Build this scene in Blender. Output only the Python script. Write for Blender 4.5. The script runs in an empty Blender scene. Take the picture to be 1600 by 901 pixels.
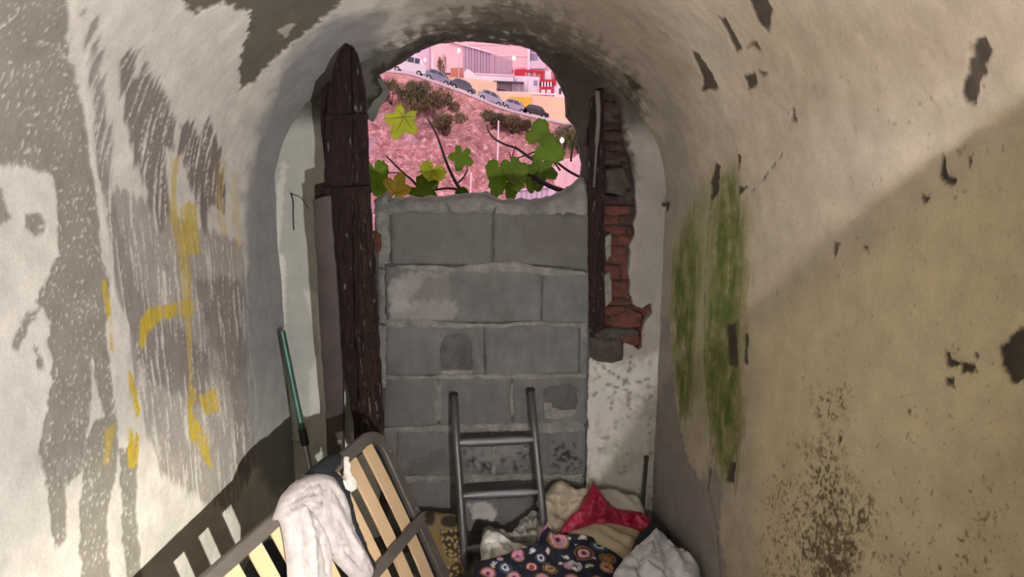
import bpy, math, random
import numpy as np
from mathutils import Vector
from mathutils.geometry import delaunay_2d_cdt

# ------------------------------------------------------------------ camera, light, exposure
random.seed(7)
rng = np.random.default_rng(7)
scene = bpy.context.scene
COL = scene.collection
PITCH = math.radians(13.4)
FOC = 1200.0                      # focal length in pixels of a 1600 wide frame
CAM = np.array([0.0, 0.0, 1.8])
cam_data = bpy.data.cameras.new('camera')
cam_data.sensor_width = 36.0
cam_data.lens = FOC / 1600.0 * 36.0
cam_data.clip_start = 0.02
cam_data.clip_end = 2000.0
cam = bpy.data.objects.new('camera', cam_data)
COL.objects.link(cam)
cam.location = CAM
cam.rotation_euler = (math.pi / 2 - PITCH, 0, 0)
scene.camera = cam

world = bpy.data.worlds.new('evening_sky')
scene.world = world
world.use_nodes = True
bg = world.node_tree.nodes['Background']
bg.inputs['Color'].default_value = (1.0, 0.79, 0.87, 1)
bg.inputs['Strength'].default_value = 1.25

def add_light(name, kind, loc, energy, color, aim=None, **kw):
    d = bpy.data.lights.new(name, kind)
    d.energy = energy
    d.color = color
    for k, v in kw.items():
        setattr(d, k, v)
    o = bpy.data.objects.new(name, d)
    COL.objects.link(o)
    o.location = loc
    if aim is not None:
        o.rotation_euler = Vector(aim).to_track_quat('-Z', 'Y').to_euler()
    return o

# the phone torch held low at the right hand side; its half-space edge crosses the right wall
TORCH = (0.30, 0.55, 1.0)
TORCH_AIM = (-0.877, 0.177, 0.447)
add_light('torch', 'AREA', TORCH, 17.0, (1.0, 0.965, 0.92), (-0.80, 0.62, 0.22), shape='DISK', size=0.03)
add_light('torch_rim', 'SPOT', TORCH, 80.0, (1.0, 0.91, 0.93), TORCH_AIM,
          spot_size=math.radians(179), spot_blend=0.01, shadow_soft_size=0.012)
# its bright centre falls on the foot of the left wall
add_light('torch_beam', 'SPOT', TORCH, 200.0, (1.0, 0.94, 0.78), (-1.28, 1.5, -0.72),
          spot_size=math.radians(44), spot_blend=1.0, shadow_soft_size=0.012)
# added warm fill light, unseen, behind on the left, turned to the right wall
add_light('fill_light', 'AREA', (-1.0, -0.5, 1.75), 9.0, (1.0, 0.85, 0.67), (1.0, 0.62, -0.12), shape='DISK', size=0.5)
# low evening glow over the far hillside
add_light('evening_sun', 'SUN', (0, 0, 60), 1.1, (1.0, 0.80, 0.86), (0.35, 0.7, -0.62), angle=math.radians(25))

scene.view_settings.view_transform = 'Standard'
scene.view_settings.look = 'None'
scene.view_settings.gamma = 1.0
scene.view_settings.use_curve_mapping = False
scene.view_settings.exposure = 0.0

# ------------------------------------------------------------------ helpers
F_ = np.array([0, math.cos(PITCH), -math.sin(PITCH)])
U_ = np.array([0, math.sin(PITCH), math.cos(PITCH)])
R_ = np.array([1.0, 0, 0])

def ray(px, py):
    return F_ + R_ * ((px - 800.0) / FOC) + U_ * ((450.5 - py) / FOC)

def at(px, py, Y):
    d = ray(px, py)
    return CAM + d * (Y / d[1])

def norm(v):
    v = np.asarray(v, float)
    return v / np.linalg.norm(v)

_perm = np.random.default_rng(3).permutation(4096)
_gr = np.random.default_rng(4).uniform(0, 2 * np.pi, 4096)

def perlin(x, y, seed=0):
    x = np.asarray(x, float) + seed * 17.13
    y = np.asarray(y, float) + seed * 9.71
    xi = np.floor(x).astype(np.int64); yi = np.floor(y).astype(np.int64)
    xf = x - xi; yf = y - yi
    u = xf * xf * xf * (xf * (xf * 6 - 15) + 10)
    v = yf * yf * yf * (yf * (yf * 6 - 15) + 10)
    def g(ix, iy, dx, dy):
        a = _gr[_perm[(ix + _perm[iy & 4095]) & 4095]]
        return np.cos(a) * dx + np.sin(a) * dy
    n00 = g(xi, yi, xf, yf); n10 = g(xi + 1, yi, xf - 1, yf)
    n01 = g(xi, yi + 1, xf, yf - 1); n11 = g(xi + 1, yi + 1, xf - 1, yf - 1)
    return ((n00 * (1 - u) + n10 * u) * (1 - v) + (n01 * (1 - u) + n11 * u) * v) * 1.5

def fbm(x, y, octv=4, seed=0):
    t = 0; a = 1.0; s = 0
    for i in range(octv):
        t = t + a * perlin(np.asarray(x) * 2 ** i, np.asarray(y) * 2 ** i, seed + i * 3)
        s += a; a *= 0.55
    return t / s * 1.4

def sstep(a, b, x):
    t = np.clip((x - a) / (b - a), 0, 1)
    return t * t * (3 - 2 * t)

def sdf(x, y, poly):
    """signed distance, negative inside"""
    x = np.asarray(x, float); y = np.asarray(y, float)
    p = np.asarray(poly, float)
    d = np.full(x.shape, 1e18); ins = np.zeros(x.shape, bool)
    n = len(p)
    for i in range(n):
        ax, ay = p[i]; bx, by = p[(i + 1) % n]
        ex, ey = bx - ax, by - ay
        L = ex * ex + ey * ey + 1e-18
        t = np.clip(((x - ax) * ex + (y - ay) * ey) / L, 0, 1)
        d = np.minimum(d, (x - ax - t * ex) ** 2 + (y - ay - t * ey) ** 2)
        if ay != by:
            c = ((ay > y) != (by > y)) & (x < (bx - ax) * (y - ay) / (by - ay) + ax)
            ins ^= c
    d = np.sqrt(d)
    return np.where(ins, -d, d)

def seg_dist(x, y, pts):
    d = np.full(np.shape(x), 1e18)
    for (ax, ay), (bx, by) in zip(pts[:-1], pts[1:]):
        ex, ey = bx - ax, by - ay
        L = ex * ex + ey * ey + 1e-18
        t = np.clip(((x - ax) * ex + (y - ay) * ey) / L, 0, 1)
        d = np.minimum(d, (x - ax - t * ex) ** 2 + (y - ay - t * ey) ** 2)
    return np.sqrt(d)

def srgb(r, g, b):
    c = np.array([r, g, b], float) / 255.0
    return np.where(c <= 0.04045, c / 12.92, ((c + 0.055) / 1.055) ** 2.4)

def mesh_obj(name, V, F, mat=None, parent=None, smooth=False, color=None, uv=None):
    V = np.asarray(V, np.float32)
    me = bpy.data.meshes.new(name)
    if isinstance(F, np.ndarray):
        k = F.shape[1]
        me.vertices.add(len(V)); me.vertices.foreach_set('co', V.ravel())
        me.loops.add(F.size); me.loops.foreach_set('vertex_index', F.astype(np.int32).ravel())
        me.polygons.add(len(F))
        me.polygons.foreach_set('loop_start', np.arange(0, F.size, k, dtype=np.int32))
        me.polygons.foreach_set('loop_total', np.full(len(F), k, np.int32))
        me.update(calc_edges=True)
    else:
        me.from_pydata([tuple(map(float, v)) for v in V], [], F)
        me.update()
    if smooth:
        me.polygons.foreach_set('use_smooth', np.ones(len(me.polygons), bool))
    if color is not None:
        a = me.color_attributes.new('paint', 'FLOAT_COLOR', 'POINT')
        c = np.ones((len(V), 4), np.float32); c[:, :3] = color
        a.data.foreach_set('color', c.ravel())
    if uv is not None:
        a = me.attributes.new('cloth_uv', 'FLOAT_VECTOR', 'POINT')
        c = np.zeros((len(V), 3), np.float32); c[:, :2] = uv
        a.data.foreach_set('vector', c.ravel())
    o = bpy.data.objects.new(name, me)
    COL.objects.link(o)
    if mat is not None:
        me.materials.append(mat)
    if parent is not None:
        o.parent = parent
    return o

def tag(o, label, cat, group=None):
    o['label'] = label; o['category'] = cat
    if group: o['group'] = group
    return o

def struct(o, label=None):
    o['kind'] = 'structure'
    if label: o['label'] = label
    return o

def empty(name, loc=(0, 0, 0)):
    o = bpy.data.objects.new(name, None)
    o.empty_display_size = 0.1
    COL.objects.link(o)
    o.location = tuple(map(float, loc))
    return o

def child(parent, o):
    """parent o keeping world coordinates of its mesh (parent is unrotated)"""
    o.parent = parent
    o.matrix_parent_inverse.identity()
    o.location = tuple(-np.array(parent.location) + np.array(o.location))
    return o

class MB:
    """collects geometry for one mesh"""
    def __init__(s): s.V = []; s.F = []
    def add(s, V, F):
        n = len(s.V); s.V += [tuple(map(float, v)) for v in V]; s.F += [tuple(i + n for i in f) for f in F]
    def box(s, c, e1, e2, e3):
        c, e1, e2, e3 = map(np.asarray, (c, e1, e2, e3))
        V = [c + a * e1 + b * e2 + d * e3 for a in (-1, 1) for b in (-1, 1) for d in (-1, 1)]
        F = [(0, 1, 3, 2), (4, 6, 7, 5), (0, 4, 5, 1), (2, 3, 7, 6), (0, 2, 6, 4), (1, 5, 7, 3)]
        s.add(V, F)
    def aabb(s, x0, x1, y0, y1, z0, z1):
        s.box(((x0 + x1) / 2, (y0 + y1) / 2, (z0 + z1) / 2), ((x1 - x0) / 2, 0, 0), (0, (y1 - y0) / 2, 0), (0, 0, (z1 - z0) / 2))
    def tube(s, pts, r, seg=8, flat=None, closed=False):
        """flat=(w,h,normal): rectangular section"""
        P = [np.asarray(p, float) for p in pts]; n = len(P)
        rs = [r] * n if np.isscalar(r) else list(r)
        T = []
        for i in range(n):
            if closed: t = P[(i + 1) % n] - P[i - 1]
            else: t = P[min(i + 1, n - 1)] - P[max(i - 1, 0)]
            T.append(norm(t))
        up = np.array([0, 0, 1.0]) if abs(T[0][2]) < .9 else np.array([1.0, 0, 0])
        if flat is not None: up = np.asarray(flat[2], float)
        V = []; 
        nn = norm(up - T[0] * np.dot(up, T[0]))
        for i in range(n):
            base = up if flat is not None else nn
            nn = norm(base - T[i] * np.dot(base, T[i])); bb = np.cross(T[i], nn)
            if flat is not None:
                w, h = flat[0] / 2, flat[1] / 2; cr = min(w, h) * .35
                sec = [(w, h - cr), (w - cr, h), (-w + cr, h), (-w, h - cr), (-w, -h + cr), (-w + cr, -h), (w - cr, -h), (w, -h + cr)]
                V += [P[i] + bb * a + nn * b for a, b in sec]
            else:
                V += [P[i] + rs[i] * (math.cos(2 * math.pi * k / seg) * nn + math.sin(2 * math.pi * k / seg) * bb) for k in range(seg)]
        sg = 8 if flat is not None else seg
        F = []
        for i in range(n if closed else n - 1):
            j = (i + 1) % n
            for k in range(sg):
                F.append((i * sg + k, i * sg + (k + 1) % sg, j * sg + (k + 1) % sg, j * sg + k))
        if not closed:
            F.append(tuple(range(sg))[::-1]); F.append(tuple((n - 1) * sg + k for k in range(sg)))
        s.add(V, F)
    def build(s, name, mat, parent=None, smooth=False):
        V = np.array(s.V)
        o = mesh_obj(name, V, s.F, mat, None, smooth)
        me = o.data
        import bmesh
        bm = bmesh.new(); bm.from_mesh(me)
        bmesh.ops.recalc_face_normals(bm, faces=bm.faces)
        bm.to_mesh(me); bm.free()
        if parent is not None: child(parent, o)
        return o

def catmull(pts, k=6, closed=False):
    P = [np.asarray(p, float) for p in pts]; n = len(P); out = []
    rngi = range(n) if closed else range(n - 1)
    for i in rngi:
        if closed: a, b, c, d = P[i - 1], P[i], P[(i + 1) % n], P[(i + 2) % n]
        else: a, b, c, d = P[max(i - 1, 0)], P[i], P[i + 1], P[min(i + 2, n - 1)]
        for q in range(k):
            t = q / k
            out.append(.5 * ((2 * b) + (-a + c) * t + (2 * a - 5 * b + 4 * c - d) * t * t + (-a + 3 * b - 3 * c + d) * t ** 3))
    if not closed: out.append(P[-1])
    return out

def resample(poly, step):
    """closed polygon resampled to about step"""
    p = [np.asarray(q, float) for q in poly]; out = []
    for i in range(len(p)):
        a, b = p[i], p[(i + 1) % len(p)]
        L = np.linalg.norm(b - a); n = max(1, int(round(L / step)))
        for k in range(n): out.append(a + (b - a) * k / n)
    return np.array(out)

def rough(poly, amp, seed, step):
    """resample and make the outline ragged"""
    p = resample(poly, step)
    c = p.mean(0)
    s = np.arange(len(p)) * 0.37
    d = np.stack([perlin(p[:, 0] / (step * 2.7), p[:, 1] / (step * 2.7), seed), perlin(p[:, 0] / (step * 2.7), p[:, 1] / (step * 2.7), seed + 31)], 1)
    return p + d * amp

class Plane:
    def __init__(s, O, u, v, n): s.O, s.u, s.v, s.n = map(lambda q: np.asarray(q, float), (O, u, v, n))
    def uv(s, px, py):
        d = ray(px, py); t = np.dot(s.O - CAM, s.n) / np.dot(d, s.n)
        q = CAM + d * t - s.O
        return (np.dot(q, s.u), np.dot(q, s.v))
    def P(s, u, v, h=0): return s.O + np.multiply.outer(u, s.u) + np.multiply.outer(v, s.v) + np.multiply.outer(h if not np.isscalar(h) else np.full(np.shape(u), h), s.n)
    def poly(s, pts): return [s.uv(*p) for p in pts]

def plane3(a, b, c):
    """plane through three (px,py,Y); normal turned to the camera"""
    A, B, C = at(*a), at(*b), at(*c)
    n = norm(np.cross(B - A, C - A))
    if np.dot(n, CAM - A) < 0: n = -n
    u = norm(np.array([1.0, 0, 0]) - n * n[0]); v = np.cross(n, u)
    return Plane(A, u, v, n)

def wallplane(Y): return Plane((0, Y, 0), (1, 0, 0), (0, 0, 1), (0, -1, 0))

def sheet(name, pl, poly, mat, parent=None, holes=(), thick=.02, spacing=.02, hfn=None, cfn=None, back=True, smooth=True, hback=None, uvscale=None, jit=.25):
    """a slab with the outline poly (u,v) on plane pl; front relief hfn(u,v,de), colour cfn(u,v)"""
    poly = np.asarray(poly, float)
    pts = list(map(tuple, poly)); edges = [(i, (i + 1) % len(poly)) for i in range(len(poly))]
    for h in holes:
        n0 = len(pts); pts += list(map(tuple, h)); edges += [(n0 + i, n0 + (i + 1) % len(h)) for i in range(len(h))]
    u0, v0 = poly.min(0); u1, v1 = poly.max(0)
    def dist(x, y):
        d = -sdf(x, y, poly)
        for h in holes: d = np.minimum(d, sdf(x, y, h))
        return d
    if spacing:
        gu, gv = np.meshgrid(np.arange(u0, u1, spacing), np.arange(v0, v1, spacing * .9))
        gu = gu + (np.arange(gu.shape[0]) % 2)[:, None] * spacing * .5
        r = np.random.default_rng(len(pts))
        gu = gu + r.uniform(-jit, jit, gu.shape) * spacing; gv = gv + r.uniform(-jit, jit, gv.shape) * spacing
        gu, gv = gu.ravel(), gv.ravel()
        k = dist(gu, gv) > spacing * .45
        pts += list(zip(gu[k], gv[k]))
    vs, es, fs, *_ = delaunay_2d_cdt([Vector((float(a), float(b))) for a, b in pts], edges, [], 0, 1e-7)
    V2 = np.array([tuple(v) for v in vs]); T = np.array([f for f in fs if len(f) == 3], int)
    c = V2[T].mean(1)
    T = T[dist(c[:, 0], c[:, 1]) > 1e-7]
    used = np.unique(T); mp = -np.ones(len(V2), int); mp[used] = np.arange(len(used)); V2 = V2[used]; T = mp[T]
    a, b, c = V2[T[:, 0]], V2[T[:, 1]], V2[T[:, 2]]
    flip = ((b - a)[:, 0] * (c - a)[:, 1] - (b - a)[:, 1] * (c - a)[:, 0]) < 0
    T[flip] = T[flip][:, ::-1]
    if np.dot(np.cross(pl.u, pl.v), pl.n) < 0: T = T[:, ::-1]
    de = np.maximum(dist(V2[:, 0], V2[:, 1]), 0)
    h = hfn(V2[:, 0], V2[:, 1], de) if hfn else np.zeros(len(V2))
    Vf = pl.P(V2[:, 0], V2[:, 1], h)
    # boundary
    E = {}
    for t in T:
        for i in range(3):
            p, q = int(t[i]), int(t[(i + 1) % 3])
            if (q, p) in E: del E[(q, p)]
            else: E[(p, q)] = 1
    n = len(V2)
    F = [tuple(map(int, t)) for t in T]
    if back:
        hb = hback(V2[:, 0], V2[:, 1], de) if hback else np.full(n, -thick)
        Vb = pl.P(V2[:, 0], V2[:, 1], hb)
        F += [(int(t[2]) + n, int(t[1]) + n, int(t[0]) + n) for t in T]
        V = np.concatenate([Vf, Vb]); idx = lambda i: i + n
        U = np.concatenate([V2, V2])
    else:
        bi = sorted({i for e in E for i in e}); m = {i: n + k for k, i in enumerate(bi)}
        Vb = pl.P(V2[bi, 0], V2[bi, 1], np.full(len(bi), -thick))
        V = np.concatenate([Vf, Vb]); idx = lambda i: m[i]
        U = np.concatenate([V2, V2[bi]])
    for (p, q) in E: F.append((q, p, idx(p), idx(q)))
    col = cfn(U[:, 0], U[:, 1]) if cfn else None
    o = mesh_obj(name, V, F, mat, None, smooth, color=col, uv=U)
    if smooth:
        me = o.data
        me.set_sharp_from_angle(angle=math.radians(50))
    if parent is not None: child(parent, o)
    return o

def copy_tree(o, parent=None):
    c = o.copy(); COL.objects.link(c)
    if parent is not None: c.parent = parent
    for ch in o.children: copy_tree(ch, c)
    return c

# ------------------------------------------------------------------ materials
def mat(name, color=(.5, .5, .5), rough=.85, metal=0.0, var=.25, scale=8.0, bump=.0, bscale=60.0, paint=False, stretch=None, emit=None, coat=0, trans=0, fine=0.0, coord='Object', spec=None):
    m = bpy.data.materials.new(name); m.use_nodes = True
    nt = m.node_tree; N = nt.nodes; L = nt.links
    b = N['Principled BSDF']
    b.inputs['Roughness'].default_value = rough; b.inputs['Metallic'].default_value = metal
    if spec is not None: b.inputs['Specular IOR Level'].default_value = spec
    tc = N.new('ShaderNodeTexCoord'); mp = N.new('ShaderNodeMapping')
    L.new(tc.outputs[coord], mp.inputs['Vector'])
    if stretch: mp.inputs['Scale'].default_value = stretch
    no = N.new('ShaderNodeTexNoise'); no.inputs['Scale'].default_value = scale; no.inputs['Detail'].default_value = 6
    L.new(mp.outputs[0], no.inputs['Vector'])
    ramp = N.new('ShaderNodeMapRange'); ramp.inputs['From Min'].default_value = .3; ramp.inputs['From Max'].default_value = .7
    ramp.inputs['To Min'].default_value = 1 - var; ramp.inputs['To Max'].default_value = 1 + var
    L.new(no.outputs['Fac'], ramp.inputs['Value'])
    mix = N.new('ShaderNodeMix'); mix.data_type = 'RGBA'; mix.blend_type = 'MULTIPLY'; mix.inputs['Factor'].default_value = 1
    if paint:
        at_ = N.new('ShaderNodeAttribute'); at_.attribute_name = 'paint'
        L.new(at_.outputs['Color'], mix.inputs[6])
    else:
        mix.inputs[6].default_value = (*map(float, color), 1)
    L.new(ramp.outputs[0], mix.inputs[7])
    out = mix.outputs[2]
    if fine:
        n2 = N.new('ShaderNodeTexNoise'); n2.inputs['Scale'].default_value = bscale * 2.2; n2.inputs['Detail'].default_value = 4
        L.new(mp.outputs[0], n2.inputs['Vector'])
        r2 = N.new('ShaderNodeMapRange'); r2.inputs['From Min'].default_value = .3; r2.inputs['From Max'].default_value = .7
        r2.inputs['To Min'].default_value = 1 - fine; r2.inputs['To Max'].default_value = 1 + fine
        L.new(n2.outputs['Fac'], r2.inputs['Value'])
        m2 = N.new('ShaderNodeMix'); m2.data_type = 'RGBA'; m2.blend_type = 'MULTIPLY'; m2.inputs['Factor'].default_value = 1
        L.new(out, m2.inputs[6]); L.new(r2.outputs[0], m2.inputs[7]); out = m2.outputs[2]
    L.new(out, b.inputs['Base Color'])
    if bump:
        bn = N.new('ShaderNodeTexNoise'); bn.inputs['Scale'].default_value = bscale; bn.inputs['Detail'].default_value = 5
        L.new(mp.outputs[0], bn.inputs['Vector'])
        bp = N.new('ShaderNodeBump'); bp.inputs['Strength'].default_value = bump; bp.inputs['Distance'].default_value = .01
        L.new(bn.outputs['Fac'], bp.inputs['Height']); L.new(bp.outputs[0], b.inputs['Normal'])
    if emit:
        b.inputs['Emission Color'].default_value = (*emit[0], 1); b.inputs['Emission Strength'].default_value = emit[1]
    if coat: b.inputs['Coat Weight'].default_value = coat
    if trans:
        b.inputs['Transmission Weight'].default_value = 0
        tr = N.new('ShaderNodeBsdfTranslucent'); L.new(out, tr.inputs['Color'])
        ms = N.new('ShaderNodeMixShader'); ms.inputs[0].default_value = trans
        L.new(b.outputs[0], ms.inputs[1]); L.new(tr.outputs[0], ms.inputs[2])
        L.new(ms.outputs[0], N['Material Output'].inputs['Surface'])
    return m

M = {}
M['wall'] = mat('plaster_wall', rough=.92, var=.10, scale=14, bump=.2, bscale=70, paint=True, fine=.07)
M['endwall'] = mat('plaster_end_wall', rough=.9, var=.06, scale=14, bump=.3, bscale=60, paint=True, fine=.05)
M['block'] = mat('concrete_block', rough=.95, var=.10, scale=20, bump=.5, bscale=130, paint=True, fine=.16)
M['mortar_dark'] = mat('old_mortar', (.085, .085, .08), rough=.95, var=.3, scale=18, bump=.8, bscale=60, fine=.2)
M['mortar'] = mat('mortar', (.20, .20, .185), rough=.95, var=.3, scale=18, bump=.8, bscale=60, fine=.2)
M['patch'] = mat('slate_patch', (.085, .095, .11), rough=.9, var=.3, scale=25, bump=.7, bscale=60, fine=.15)
M['brick'] = mat('red_brick', (.10, .032, .022), rough=.9, var=.35, scale=30, bump=.6, bscale=80, fine=.2)
M['brick_dark'] = mat('sooty_brick', (.045, .021, .017), rough=.9, var=.4, scale=30, bump=.7, bscale=70, fine=.25)
M['rubble'] = mat('rubble', (.050, .040, .034), rough=.95, var=.4, scale=20, bump=.9, bscale=45, fine=.2)
M['wood_dark'] = mat('old_dark_wood', (.020, .0105, .010), rough=.75, var=.55, scale=14, stretch=(6, 6, .6), bump=.9, bscale=30, fine=.3, spec=.2)
M['wood_rough'] = mat('weathered_wood', (.024, .014, .012), rough=.8, var=.7, scale=16, stretch=(6, 6, .5), bump=1.0, bscale=26, fine=.4, spec=.2)
M['door_strip'] = mat('brown_painted_strip', (.054, .041, .039), rough=.65, var=.2, scale=10, bump=.2, fine=.12)
M['bolt'] = mat('worn_bolt', (.35, .33, .31), rough=.5, metal=.7, var=.2)
M['frame'] = mat('grey_frame_paint', (.125, .112, .10), rough=.42, metal=.25, var=.12, scale=20)
M['slat'] = mat('beech_slat', (.60, .43, .26), rough=.5, var=.07, scale=6)
M['ladder'] = mat('ladder_metal', (.10, .103, .11), rough=.4, metal=.5, var=.15)
M['pole_green'] = mat('green_mop_pole', (.05, .13, .10), rough=.35, metal=.4, var=.25, scale=20)
M['pole_black'] = mat('black_plastic', (.015, .015, .016), rough=.5, var=.1)
M['pole_steel'] = mat('steel_tube', (.4, .4, .41), rough=.3, metal=.9, var=.1)
M['denim'] = mat('grey_denim', (.46, .43, .435), rough=.95, var=.16, scale=34, bump=.35, bscale=500, fine=.06)
M['denim_seam'] = mat('denim_seam', (.27, .24, .24), rough=.95, var=.2)
M['navy'] = mat('navy_cloth', (.013, .017, .024), rough=.9, var=.3, bump=.2, bscale=300)
M['khaki'] = mat('beige_cloth', (.35, .31, .235), rough=.95, var=.35, scale=9, bump=.2, bscale=250)
M['pale'] = mat('pale_cloth', (.42, .40, .35), rough=.95, var=.2, scale=9, bump=.2, bscale=250)
M['tan'] = mat('tan_cloth', (.37, .31, .215), rough=.95, var=.1, bump=.2, bscale=300)
M['red'] = mat('red_nylon', (.30, .012, .042), rough=.45, var=.2, scale=12, bump=.25, bscale=90)
M['silver'] = mat('silver_jacket', (.50, .51, .54), rough=.6, var=.12, scale=12, bump=.2, bscale=150)
M['white_bag'] = mat('white_bag', (.62, .63, .58), rough=.5, var=.12, scale=14, bump=.25, bscale=90)
M['plastic'] = mat('grey_plastic', (.22, .22, .20), rough=.35, var=.25, scale=14, bump=.3, bscale=80)
M['rag'] = mat('grey_rag', (.12, .115, .11), rough=.95, var=.3, bump=.3, bscale=150)
M['floor'] = mat('dirty_floor', (.085, .078, .07), rough=.95, var=.4, scale=12, bump=.8, bscale=40, fine=.3)
M['twig'] = mat('twig', (.018, .012, .014), rough=.8, var=.3)
M['tissue'] = mat('tissue', (.75, .73, .68), rough=.9, var=.05)
M['black_stick'] = mat('black_stick', (.02, .02, .02), rough=.5, var=.1)

def add_flecks(m, color, scale, thr, stretch):
    """worn remains of pale paint in the grain"""
    nt = m.node_tree; N = nt.nodes; L = nt.links; b = N['Principled BSDF']
    src = b.inputs['Base Color'].links[0].from_socket
    tc = N.new('ShaderNodeTexCoord'); mp = N.new('ShaderNodeMapping'); mp.inputs['Scale'].default_value = stretch
    L.new(tc.outputs['Object'], mp.inputs['Vector'])
    no = N.new('ShaderNodeTexNoise'); no.inputs['Scale'].default_value = scale; no.inputs['Detail'].default_value = 3; L.new(mp.outputs[0], no.inputs['Vector'])
    r = N.new('ShaderNodeMapRange'); r.inputs['From Min'].default_value = thr; r.inputs['From Max'].default_value = thr + .05; L.new(no.outputs['Fac'], r.inputs['Value'])
    x = N.new('ShaderNodeMix'); x.data_type = 'RGBA'; L.new(r.outputs[0], x.inputs['Factor']); L.new(src, x.inputs[6]); x.inputs[7].default_value = (*color, 1)
    L.new(x.outputs[2], b.inputs['Base Color'])
add_flecks(M['wood_dark'], (.16, .14, .15), 10, .66, (9, 9, 1.6))
add_flecks(M['wood_rough'], (.13, .11, .10), 10, .64, (10, 10, 1.0))

# ------------------------------------------------------------------ the room: a plastered barrel vault
YE = 2.95                                   # face of the end wall
XLE = at(430, 305, YE)[0]; XRE = at(1040, 305, YE)[0]
ZSE = at(735, 305, YE)[2]; ZCE = at(735, 60, YE)[2]
_yy = np.linspace(-1.6, 3.3, 981)
def _prof(pts, w):
    p = np.array(pts); v = np.interp(_yy, p[:, 0], p[:, 1])
    k = np.exp(-np.linspace(-3, 3, 61) ** 2 / 2 * (0.15 / w) ** 2); k /= k.sum()
    vp = np.concatenate([np.full(30, v[0]), v, np.full(30, v[-1])])
    return np.convolve(vp, k, 'valid')
_XL = _prof([(-1.6, -1.35), (1.2, -1.25), (2.66, -.965), (2.95, XLE), (3.3, XLE)], .05)
_XR = _prof([(-1.6, 1.25), (0.4, 1.09), (2.50, .665), (2.95, XRE), (3.3, XRE)], .05)
_ZC = _prof([(-1.6, 2.75), (1.0, 2.6), (2.62, ZCE + .10), (2.95, ZCE), (3.3, ZCE)], .06)
def XL(y): return np.interp(y, _yy, _XL)
def XR(y): return np.interp(y, _yy, _XR)
def ZC(y): return np.interp(y, _yy, _ZC)
TS = .8                                     # metres of arch per radian

def room_pt(s, t):
    """surface coordinates (depth s, girth t) -> world"""
    s = np.asarray(s, float); t = np.asarray(t, float)
    xl, xr, zc = XL(s), XR(s), ZC(s)
    a = (xr - xl) / 2; c = (xr + xl) / 2
    th = np.clip(math.pi - t / TS, 0, math.pi)
    x = c + a * np.cos(th); z = ZSE + (zc - ZSE) * np.sin(th)
    z = np.where(t < 0, ZSE + t, z); z = np.where(t > math.pi * TS, ZSE - (t - math.pi * TS), z)
    return np.stack([x, s, z], -1)

def room_uv(px, py):
    """the place on the vault or walls seen along a ray"""
    d = ray(px, py)
    lo = None; prev = .3
    for r in np.arange(.3, 5, .02):
        q = CAM + d * r
        if q[1] > 3.25: break
        c = (XL(q[1]) + XR(q[1])) / 2; a = (XR(q[1]) - XL(q[1])) / 2
        out = abs(q[0] - c) > a if q[2] < ZSE else ((q[0] - c) / a) ** 2 + ((q[2] - ZSE) / (ZC(q[1]) - ZSE)) ** 2 > 1
        if out: break
        prev = r
    q = CAM + d * (prev + .01)
    y = min(q[1], 3.25)
    c = (XL(y) + XR(y)) / 2; a = (XR(y) - XL(y)) / 2
    if q[2] < ZSE: t = q[2] - ZSE if q[0] < c else math.pi * TS + ZSE - q[2]
    else: t = (math.pi - math.atan2((q[2] - ZSE) / (ZC(y) - ZSE), (q[0] - c) / a)) * TS
    return (float(y), float(t))

TM = math.pi * TS
s1 = [-1.5]
while s1[-1] < 1.0: s1.append(s1[-1] + .05)
while s1[-1] < 3.12: s1.append(s1[-1] + .0023 * s1[-1])
s1 = np.array(s1)
t1 = np.arange(-ZSE, TM + ZSE + .003, .0056)
S, T = np.meshgrid(s1, t1)                  # rows: girth, columns: depth
nfine = fbm(S * 34, T * 34, 4, 1); ncoarse = fbm(S * 5, T * 5, 4, 2)
nstreak = fbm(S * 42, T * 5, 4, 3); nspeck = fbm(S * 100, T * 80, 3, 4); nmid = fbm(S * 14, T * 12, 4, 5)
nline = fbm(S * 75, T * 4.5, 3, 9)
nstreak2 = fbm(S * 26, T * 3, 3, 8)
RGB = np.zeros(S.shape + (3,)); RGB[:] = srgb(200, 197, 188)
H = ncoarse * .005 + nmid * .0012 + nfine * .0005
left = sstep(1.1, .7, T)
right = sstep(1.25, 1.7, T)
# cream paint on the right hand side
RGB = RGB * (1 - right[..., None]) + srgb(158, 148, 132) * right[..., None]
RGB *= (1 + .10 * ncoarse + .05 * nmid)[..., None]

def wpoly(pts): return [room_uv(*p) for p in pts]
def wmask(pts, edge=.004, wob=.02, ns=None, grow=0.0):
    p = np.array(wpoly(pts)); m = .15
    k = (S > p[:, 0].min() - m) & (S < p[:, 0].max() + m) & (T > p[:, 1].min() - m) & (T < p[:, 1].max() + m)
    out = np.zeros(S.shape)
    nz = (nfine if ns is None else ns)[k]
    d = sdf(S[k], T[k], p) + wob * nz - grow
    out[k] = sstep(edge, -edge, d)
    return out
def lay(m, col, op=1.0):
    global RGB
    m = (m * op)[..., None]
    RGB = RGB * (1 - m) + np.asarray(col) * m

CEM = srgb(138, 134, 124); PUR = srgb(132, 124, 119); DARKC = srgb(104, 101, 97)
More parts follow.
